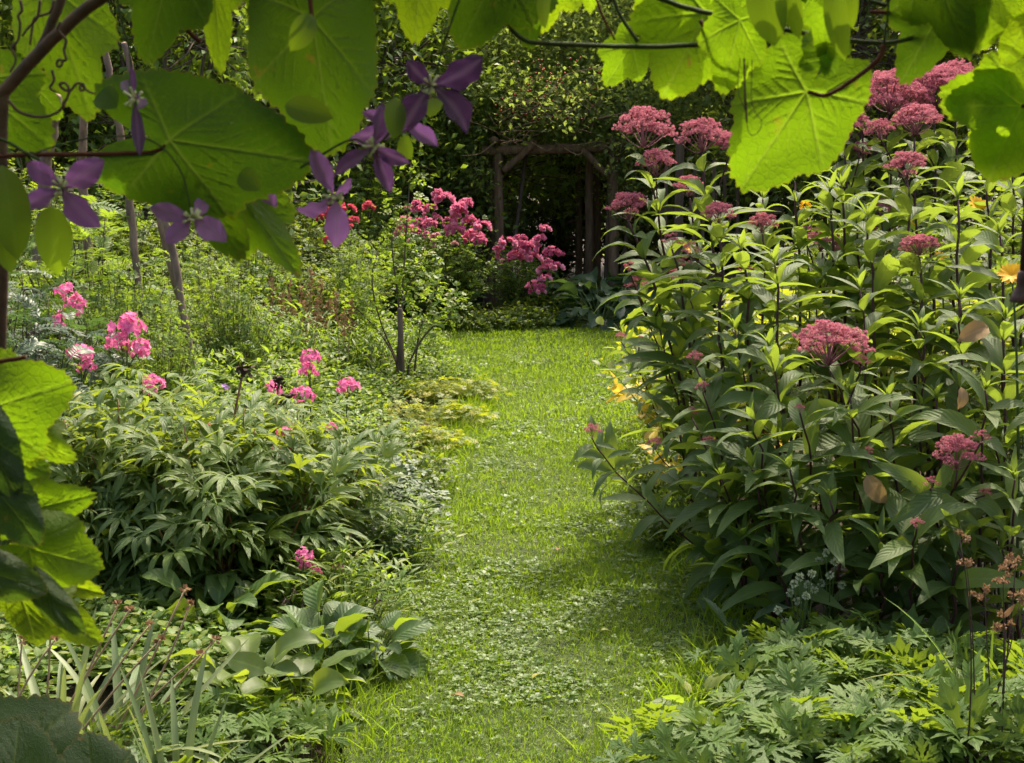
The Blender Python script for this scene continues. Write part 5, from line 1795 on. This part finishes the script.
def vine_leaf(par, o, A0, B0, D, wide=1., tilt=0., roll=0., rnd=.5, seed=0, lobed=.5, holes=(), shift=.0, label=None, mat='grape'):
    V, T, vein, rad = grape_shape(seed, lobed, holes)
    m = M()
    a, b = P(*A0, D), P(*B0, D + shift)
    L = np.linalg.norm(b - a)
    X = nrm(b - a)
    view = nrm(A_([0, 0, HC]) - a)
    N0 = nrm(view - X * (view @ X))
    Yv = np.cross(N0, X)
    N0 = nrm(N0 + Yv * roll)
    Yv = np.cross(N0, X)
    X2 = nrm(X + N0 * tilt)
    N2 = np.cross(X2, Yv)
    W = a + L * (V[:, 0:1] * X2 + V[:, 1:2] * wide * Yv + V[:, 2:3] * N2)
    m.add(W - o, T, np.column_stack([vein, rad, np.full(len(V), rnd)]))
    return part('leaf', m.mesh('leaf', MAT[mat]), par, label)


def canes(par, o, name, lst, mat):
    for pts, r0, r1, D in lst:
        m = M()
        p = smoothline([P(x, y, D + (q[0] if q else 0)) - o for x, y, *q in pts], 6)
        p += rng.normal(0, r0 * .05, p.shape)
        k_ = .72 if name in ('petiole', 'shoot') else .9
        tube(m, p, np.linspace(r0, r1, len(p)) * k_, 9)
        part(name, m.mesh(name, MAT[mat]), par)


D0 = .92
oL = A_([P(0, 763, D0)[0] - .02, D0, 0.])
VL = thing('grape_vine', 'old grape vine with thick brown cane and curling tendrils beside the clematis', 'vine', oL)
canes(VL, oL, 'cane', [
    ([(-14, 2400), (-10, 900), (-4, 500), (3, 270), (2, 180), (3, 100), (8, 88)], .0042, .004, D0),
    ([(-30, 120), (3, 92), (40, 52), (75, 18), (118, -14), (200, -70), (330, -95), (480, -60)], .0048, .004, D0),
    ([(36, 58), (50, 28), (64, -10), (80, -60)], .0038, .003, D0 + .01),
], 'vine')
canes(VL, oL, 'petiole', [
    ([(-20, 158), (25, 155), (110, 154), (150, 152), (166, 146)], .0019, .0022, D0 - .02),
    ([(312, -60), (310, -10), (312, 18)], .0022, .002, D0),
    ([(180, -60), (186, 10), (188, 30), (200, 42)], .0026, .0022, D0 + .01),
    ([(-25, 366), (10, 360), (26, 357)], .0022, .0018, D0 - .03),
    ([(-25, 395), (-10, 405), (0, 412)], .002, .0018, D0),
    ([(-25, 560), (10, 552), (30, 548)], .002, .0018, D0),
    ([(-40, 500), (0, 510), (20, 515)], .002, .0018, D0),
], 'petiole')
tend = []
for pts in ([(54, 0), (50, 12), (35, 18), (32, 30), (30, 45)], [(20, 0), (22, 10), (18, 16), (20, 24), (18, 40), (12, 48), (16, 60), (10, 72)], [(60, 22), (58, 30), (66, 40), (64, 50), (66, 60), (58, 60), (57, 66), (61, 66), (63, 60)],
            [(8, 100), (20, 112), (40, 117), (58, 112), (66, 100), (69, 90), (65, 83), (60, 84), (62, 88), (70, 91), (76, 84), (83, 84), (84, 90), (80, 90), (81, 86), (92, 93), (104, 94), (120, 94)],
            [(40, 0), (38, 15), (34, 22), (28, 28), (22, 36)], [(52, 70), (54, 80), (50, 88), (56, 92)]):
    tend.append((pts, .0011, .0008, D0 - .015))
canes(VL, oL, 'tendril', tend, 'vine')
# leaves of the vine: joint, tip, options; low rnd paints shade into a leaf
for a in [
    ((48, -14), (88, 113), .95, dict(wide=.52, rnd=.65, seed=1, tilt=.2, lobed=.45)),
    ((-32, 80), (52, 148), .93, dict(wide=.8, rnd=.2, seed=2, tilt=-.2)),
    ((40, 92), (45, 140), .97, dict(wide=.6, rnd=.35, seed=22, tilt=-.1)),
    ((172, -45), (138, 66), .90, dict(wide=.62, rnd=.1, seed=3, tilt=.1)),
    ((212, -50), (222, 72), .96, dict(wide=.34, rnd=.8, seed=4)),
    ((268, -50), (262, 44), .95, dict(wide=.45, rnd=.3, seed=5, tilt=-.1)),
    ((312, 18), (328, 158), .93, dict(wide=.62, rnd=.18, seed=6, holes=[(.5, .2, .014, .02), (.7, -.1, .012, .01)], lobed=.22, tilt=.1, label='large heart shaped leaf hanging from a red stalk')),
    ((170, 140), (304, 160), .90, dict(wide=.66, rnd=.0, seed=7, lobed=.24, holes=[(.42, .3, .018, .024), (.55, -.22, .012, .015), (.3, -.42, .022, .014)], tilt=-.05, label='largest leaf, pointing sideways and mostly in shade')),
    ((185, 160), (245, 250), .93, dict(wide=.62, rnd=.5, seed=8, lobed=.5, tilt=.15)),
    ((215, 170), (308, 274), .95, dict(wide=.42, rnd=.3, seed=9, lobed=.5, tilt=.1, roll=.4)),
    ((422, -45), (418, 48), .97, dict(wide=.68, rnd=.9, seed=10)),
    ((-22, 412), (68, 392), .90, dict(wide=.85, rnd=.6, seed=13, lobed=.35, tilt=.1, label='bright five pointed leaf beside the peonies')),
    ((10, 425), (76, 462), .93, dict(wide=.55, rnd=.75, seed=14)),
    ((-20, 448), (55, 470), .94, dict(wide=.7, rnd=.15, seed=15)),
    ((18, 512), (92, 494), .92, dict(wide=.5, rnd=.6, seed=16, lobed=.3)),
    ((28, 548), (103, 572), .90, dict(wide=.8, rnd=.7, seed=17, lobed=.3, label='yellow green leaf with a reddish edge')),
    ((20, 572), (100, 592), .94, dict(wide=.45, rnd=.95, seed=18, lobed=.6)),
    ((18, 585), (98, 640), .92, dict(wide=.55, rnd=.85, seed=19, lobed=.55)),
    ((-4, 488), (40, 545), .86, dict(wide=.5, rnd=.0, seed=20, lobed=.15, mat='dull', tilt=.1)),
    ((-16, 435), (16, 496), .86, dict(wide=.5, rnd=.0, seed=21, lobed=.15, mat='dull', tilt=.1)),
    ((-10, 572), (44, 592), .86, dict(wide=.5, rnd=.3, seed=23, lobed=.15, mat='dull', tilt=.2)),
    ((48, 596), (84, 636), .88, dict(wide=.35, rnd=.3, seed=24, lobed=.15, mat='dull', tilt=.2)),
]:
    A0, B0, D, kw = a
    vine_leaf(VL, oL, A0, B0, D, **kw)

oR = A_([P(1060, 763, D0)[0], D0, 0.])
VR = thing('grape_vine', 'grape vine with green shoots and bright backlit leaves across the top above the pink domes', 'vine', oR)
canes(VR, oR, 'cane', [([(1100, 2400), (1085, 900), (1070, 400), (1065, 200), (1060, 40), (1040, -10)], .0065, .005, D0), ([(1060, 30), (1000, -40), (800, -70), (600, -50), (470, -70)], .004, .003, D0)], 'vine')
canes(VR, oR, 'shoot', [
    ([(490, -20), (505, 18), (524, 40), (560, 44), (640, 47), (700, 45), (748, 46)], .0022, .0022, D0),
    ([(748, 46), (730, 52), (720, 47), (748, 58)], .0012, .0012, D0),
    ([(610, -10), (620, 15), (638, 42)], .0017, .0017, D0),
    ([(640, -10), (680, 6), (720, 16), (752, 24), (810, 0), (840, -20)], .0024, .002, D0 + .01),
    ([(752, 24), (820, 36), (884, 43), (930, 33), (980, 21), (1040, 24)], .0021, .0019, D0),
    ([(868, 0), (910, 12), (960, 20), (1000, 26), (1040, 34)], .002, .0017, D0 + .01),
    ([(888, -30), (888, 10), (884, 44)], .0011, .001, D0 - .005),
], 'vinegreen')
canes(VR, oR, 'petiole', [
    ([(884, 45), (878, 60), (850, 82), (826, 95), (808, 92)], .0023, .0017, D0 - .01),
    ([(700, 20), (712, 40), (726, 52), (742, 58)], .0016, .0014, D0 - .01),
    ([(870, 12), (930, 14), (980, 16)], .0018, .0015, D0 + .005),
    ([(1060, 100), (1040, 106), (1022, 106)], .002, .0018, D0),
    ([(588, -30), (600, 10), (615, 40)], .0012, .001, D0 - .01),
], 'petiole')
canes(VR, oR, 'tendril', [
    ([(744, 58), (745, 90), (747, 122)], .0007, .0006, D0 - .02), ([(748, 62), (744, 90), (748, 130), (756, 134), (762, 122), (752, 105), (752, 60)], .0003, .0003, D0 - .02), ([(740, 58), (738, 90), (746, 112)], .0003, .0003, D0 - .02),
], 'vine')
for a in [  # here too a low rnd paints the leaf as shaded
    ((502, -40), (466, 48), .90, dict(wide=.8, rnd=.1, seed=41, lobed=.45)),
    ((520, -25), (530, 50), .93, dict(wide=.6, rnd=.1, seed=42)),
    ((555, -40), (540, 38), .97, dict(wide=.6, rnd=.85, seed=43)),
    ((590, -30), (588, 14), .97, dict(wide=.6, rnd=.8, seed=44)),
    ((632, 46), (606, 86), .97, dict(wide=.75, rnd=.55, seed=45, lobed=.45)),
    ((706, 12), (662, 104), .95, dict(wide=.95, rnd=.65, seed=46, lobed=.5, label='bright lobed leaf hanging below the green shoot')),
    ((740, 20), (724, 92), .90, dict(wide=.7, rnd=.6, seed=47)),
    ((690, -40), (640, 30), .98, dict(wide=.8, rnd=.75, seed=48)),
    ((806, 92), (740, 186), .92, dict(wide=.74, rnd=.42, seed=49, lobed=.28, label='big bright backlit leaf with thin hanging threads')),
    ((822, 60), (838, 20), .905, dict(wide=.8, rnd=.15, seed=50)),
    ((825, -30), (828, 72), .895, dict(wide=.4, rnd=.6, seed=51)),
    ((960, -22), (905, 82), .91, dict(wide=.6, rnd=.12, seed=52, lobed=.5)),
    ((930, -40), (968, 58), .895, dict(wide=.55, rnd=.3, seed=53)),
    ((1005, -30), (978, 52), .90, dict(wide=.7, rnd=.75, seed=54)),
    ((1022, 106), (986, 173), .92, dict(wide=1.25, rnd=.7, seed=55, lobed=.5, holes=[(.62, -.48, .06, .09), (.40, -.05, .05, .08)], label='bright backlit leaf with two holes')),
    ((1024, 104), (936, 96), .93, dict(wide=.8, rnd=.65, seed=56, lobed=.4, holes=[(.52, .03, .055, .09)])),
    ((1035, 10), (1003, 62), .905, dict(wide=.8, rnd=.8, seed=57)),
    ((790, -40), (770, 18), .90, dict(wide=.8, rnd=.5, seed=58)),
]:
    A0, B0, D, kw = a
    vine_leaf(VR, oR, A0, B0, D, **kw)



def shade_leaf(par, o, px, py, D, t, size, seed):
    """a leaf of the arch above the picture, on the sun's side of what is seen at (px, py)"""
    V, T, vein, rad = grape_shape(seed, .4)
    c = P(px, py, D) + A_(sdir) * t
    Z = nrm(A_(sdir) + rng.normal(0, .25, 3))
    X = nrm(np.cross(Z, rng.normal(0, 1, 3)))
    Y = np.cross(Z, X)
    V = V - A_([.3, 0, 0])
    m = M()
    m.add(c + size * (V[:, 0:1] * X + V[:, 1:2] * Y + V[:, 2:3] * Z) - o, T, np.column_stack([vein, rad, np.full(len(V), .2)]))
    part('leaf', m.mesh('leaf', MAT['grape']), par)  # added shading leaf, out of the camera's view


for i, (px, py, D, t, size) in enumerate([(250, 105, .9, .3, .085), (215, 190, .92, .36, .07), (290, 170, .9, .38, .07), (365, 70, .93, .24, .075), (160, 20, .9, .2, .07), (430, 80, .88, .26, .065), (385, 150, .9, .36, .06), (30, 100, .93, .28, .07), (95, 158, .88, .34, .03), (130, 100, .87, .3, .05), (235, 100, .9, .42, .09), (190, 95, .9, .34, .07), (265, 150, .9, .46, .08), (330, 60, .93, .34, .09), (345, 110, .93, .42, .06), (120, 20, .9, .3, .06), (165, 45, .9, .26, .06), (200, 220, .92, .4, .06), (300, 225, .95, .42, .05), (445, 95, .88, .3, .055), (405, 75, .88, .25, .05), (460, 50, .88, .22, .05), (20, 30, .95, .3, .06), (350, 20, .93, .2, .06)]):
    shade_leaf(VL, oL, px, py, D, t, size, 70 + i)
for i, (px, py, D, t, size) in enumerate([(485, 10, .9, .2, .07), (915, 20, .91, .2, .055)]):
    shade_leaf(VR, oR, px, py, D, t, size, 90 + i)



def skylight_blocker(par, o, n, x0, x1, seed):
    """unseen leaves added over and behind the camera to block skylight, one mesh"""
    r = np.random.default_rng(seed)
    th = np.linspace(-pi, pi, 22, endpoint=False)
    lo = 1 - .28 * np.abs(np.sin(th * 2.5)) - .5 * np.clip((np.abs(th) - 2.5) / .6, 0, 1)
    V = np.column_stack([np.cos(th) * lo, np.sin(th) * lo, -.2 * lo ** 2 + .04 * np.sin(th * 5)])
    V = np.concatenate([[[0, 0, 0]], V])
    T = A_([(0, 1 + j, 1 + (j + 1) % 22) for j in range(22)])
    m = M()
    k = n
    pos = np.column_stack([r.uniform(x0, x1, k), r.uniform(-1.3, .72, k), r.uniform(1.98, 2.2, k)])
    pos[:, 2] -= .25 * (np.abs(pos[:, 0]) / 1.2) ** 3
    inst(m, [(V, T, np.full((23, 2), .3))], pos - o, r.normal(0, 1, (k, 3)) * A_([1, 1, .2]), A_([0, 0, 1]) + r.normal(0, .3, (k, 3)), r.uniform(.075, .11, k), .3)
    k = n * 2 // 3   # added unseen wall of leaves behind the camera, also blocks skylight
    pos = np.column_stack([r.uniform(x0, x1, k), r.uniform(-1.6, -1.2, k), r.uniform(.35, 2.1, k)])
    inst(m, [(V, T, np.full((23, 2), .3))], pos - o, r.normal(0, 1, (k, 3)) * A_([1, .2, 1]), A_([0, 1, .4]) + r.normal(0, .3, (k, 3)), r.uniform(.075, .11, k), .3)
    part('foliage', m.mesh('foliage', MAT['grape']), par)['kind'] = 'stuff'  # added foliage that keeps skylight off the near leaves


skylight_blocker(VL, oL, 190, -1.25, 0, 5)
skylight_blocker(VR, oR, 190, 0, 1.25, 6)

# clematis
oC = A_([P(60, 763, .88)[0], .88, 0.])
CL = thing('clematis_vine', 'clematis with violet four petalled flowers twined through the vine leaves', 'clematis', oC)
canes(CL, oC, 'stem', [
    ([(-70, 2400), (-50, 900), (-30, 400), (-20, 160), (30, 155), (62, 188)], .0016, .001, .88),
    ([(30, 155), (60, 145), (100, 137), (150, 140), (180, 170), (192, 216)], .0006, .0006, .885),
    ([(150, 140, .06), (230, 150, .07), (300, 168, .03), (334, 196)], .0009, .0008, .9),
    ([(300, 168), (350, 140), (374, 147), (400, 120), (431, 86), (445, 40), (470, -30)], .0009, .0008, .9),
    ([(470, -30), (300, -80), (128, -40), (131, 60), (133, 95)], .0009, .0008, .89),
    ([(230, 150, .07), (250, 170, .07), (262, 190, .075)], .0008, .0007, .89),
], 'vinegreen')
PET = lambda f, d, wv: blade(.45, 16, 4, f, d, 1.45, .88, a0=d * .4, wav=wv)


def clematis(cen, tips, D, label=None, rnd=.5, tone=None, w_=1.0):
    c = P(*cen, D)
    m = M()
    view = nrm(A_([0, 0, HC]) - c)
    for k in range(16):
        d = nrm(rng.normal(0, 1, 3) + view * 1.0)
        tube(m, [c - oC, c - oC + d * .004, c - oC + d * .0075], A_([.0007, .0006, .0009]), 4)
    fl = part('flower', m.mesh('flower', MAT['stamen']), CL, label)
    for i, tp in enumerate(tips):
        dz = tp[2] if len(tp) > 2 else -.006
        ww = tp[3] if len(tp) > 3 else 1.
        tpos = P(tp[0], tp[1], D + dz)
        X = tpos - c
        L = np.linalg.norm(X)
        mm = M()
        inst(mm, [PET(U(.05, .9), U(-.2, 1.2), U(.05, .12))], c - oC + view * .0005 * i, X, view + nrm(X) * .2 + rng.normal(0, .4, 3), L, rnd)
        V, T, A = mm.arrays()
        ax = nrm(X)
        rel = V - (c - oC)
        par_ = (rel @ ax)[:, None] * ax
        mm2 = M()
        mm2.add((c - oC) + par_ + (rel - par_) * ww * w_, T, A)
        part('petal', mm2.mesh('petal', MAT['clem']), fl)


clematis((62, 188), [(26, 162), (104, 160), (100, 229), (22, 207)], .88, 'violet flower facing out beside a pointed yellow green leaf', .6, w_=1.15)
clematis((192, 219), [(166, 243, -.01, 1.3), (226, 240, -.01, 1.3), (149, 207, -.01), (205, 200, .02)], .885, 'violet flower in sunlit tones half covered by the largest leaf', 1.)  # high rnd puts sunlight into the petal colour
clematis((134, 98), [(131, 66, -.01, .5), (140, 156, -.02, .45), (140, 108, -.04, .5), (127, 80, .035, .6)], .87, 'violet flower in shaded tones seen from its side', .1)  # low rnd puts the flower's shade into its petals
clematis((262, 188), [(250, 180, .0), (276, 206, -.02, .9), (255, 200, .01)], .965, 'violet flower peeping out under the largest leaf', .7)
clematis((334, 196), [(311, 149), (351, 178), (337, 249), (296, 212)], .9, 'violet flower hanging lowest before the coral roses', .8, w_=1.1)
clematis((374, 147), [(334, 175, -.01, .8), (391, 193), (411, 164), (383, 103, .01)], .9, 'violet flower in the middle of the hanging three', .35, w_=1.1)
clematis((402, 122), [(362, 112), (349, 140), (438, 146), (395, 98)], .93, 'violet flower behind the topmost one in shaded tones', .6, w_=1.1)
clematis((431, 86), [(406, 60), (485, 58), (470, 132), (402, 132)], .88, 'violet flower in shaded tones at the top of the hanging row', .0, w_=1.25)  # shade painted into the petals by the lowest rnd
m = M()
for A0, B0, D, wv, rn in [((50, 206), (58, 277), .88, .5, .9), ((395, 98), (394, 140), .87, .5, .6), ((434, 98), (430, 118), .9, .8, .8), ((403, 136), (412, 160), .9, .6, .9), ((312, 14), (290, 52), .86, .55, .0), ((285, 105), (335, 118), .87, .5, .0), ((2, 165), (18, 262), .86, .4, .0), ((-8, 215), (12, 275), .86, .4, .1),
                         ((760, -30), (775, 48), .88, .5, .0), ((785, -30), (800, 40), .88, .3, .0), ((832, -20), (845, 62), .87, .3, .0), ((850, -30), (853, 30), .88, .3, .0), ((548, -20), (545, 30), .87, .3, .0), ((100, 92), (118, 108), .9, .9, .7), ((240, 172), (262, 190), .9, .7, .8)]:
    a, b = P(*A0, D) - oC, P(*B0, D - .01) - oC
    view = nrm(A_([0, 0, HC]) - (a + oC))
    mm = M()
    inst(mm, [blade(wv, 9, 3, .2, .6, .7, .7)], a, b - a, view + rng.normal(0, .2, 3), np.linalg.norm(b - a), rn)
    part('leaf', mm.mesh('leaf', MAT['clemleaf']), CL)

# big dull leaves close to the camera in the lowest corner
o = A_([P(20, 763, 1.75)[0], 1.75, 0.])
t = thing('large_leaf_plant', 'plant with large dull grey green leaves in the lowest corner below the strap leaves', 'plant', o)
ms = M()
for i, (A0, B0, D) in enumerate([((-20, 790), (70, 712), 1.7), ((95, 800), (88, 735), 1.65), ((10, 800), (20, 725), 1.6)]):
    vine_leaf(t, o, A0, B0, D, wide=.85, tilt=-.5, rnd=.1, seed=130 + i, lobed=.22, mat='dull')
    a = P(*A0, D) - o
    tube(ms, bez((0, 0, 0), (a[0] * .3, a[1] * .3, a[2] * .7), a, 7), np.linspace(.006, .004, 7), 6)
part('stem', ms.mesh('stem', MAT['greenstem']), t)

# leaves dropped on the lawn
for px, py, lab, mt in [(505, 488, 'pale fallen leaf on the lawn beside the sunniest patch', 'tan'), (560, 556, 'fallen leaf lying in the shade of the clump on the lawn', 'tan'), (470, 612, 'yellow fallen leaf in clover on the lawn', 'yellow'), (612, 640, 'fallen leaf on the lawn near the cut leaved corner', 'yellow'), (450, 705, 'tan fallen leaf on the lawn next to broad leaves', 'tan'), (585, 425, 'small yellow fallen leaf before the golden hostas', 'yellow'), (540, 385, 'small pale fallen leaf at the far part of the lawn', 'tan'), (530, 690, 'small yellow fallen leaf among clover close to the camera', 'yellow')]:
    g = G(px, py)
    m = M()
    az = U(0, 6)
    inst(m, [blade(.5, 6, 2, .3, .8, .7, .8, stalk=.2)], A_([0, 0, 0]), A_([cos(az), sin(az), .1]), A_([U(-.3, .3), U(-.3, .3), 1]), U(.035, .06), U(.6, 1))
    ob = part('fallen_leaf', m.mesh('fallen_leaf', MAT[mt]), None)
    ob.location = (g[0], g[1], .032)
    ob['label'], ob['category'], ob['group'] = lab, 'fallen leaf', 'leaves dropped on the lawn'
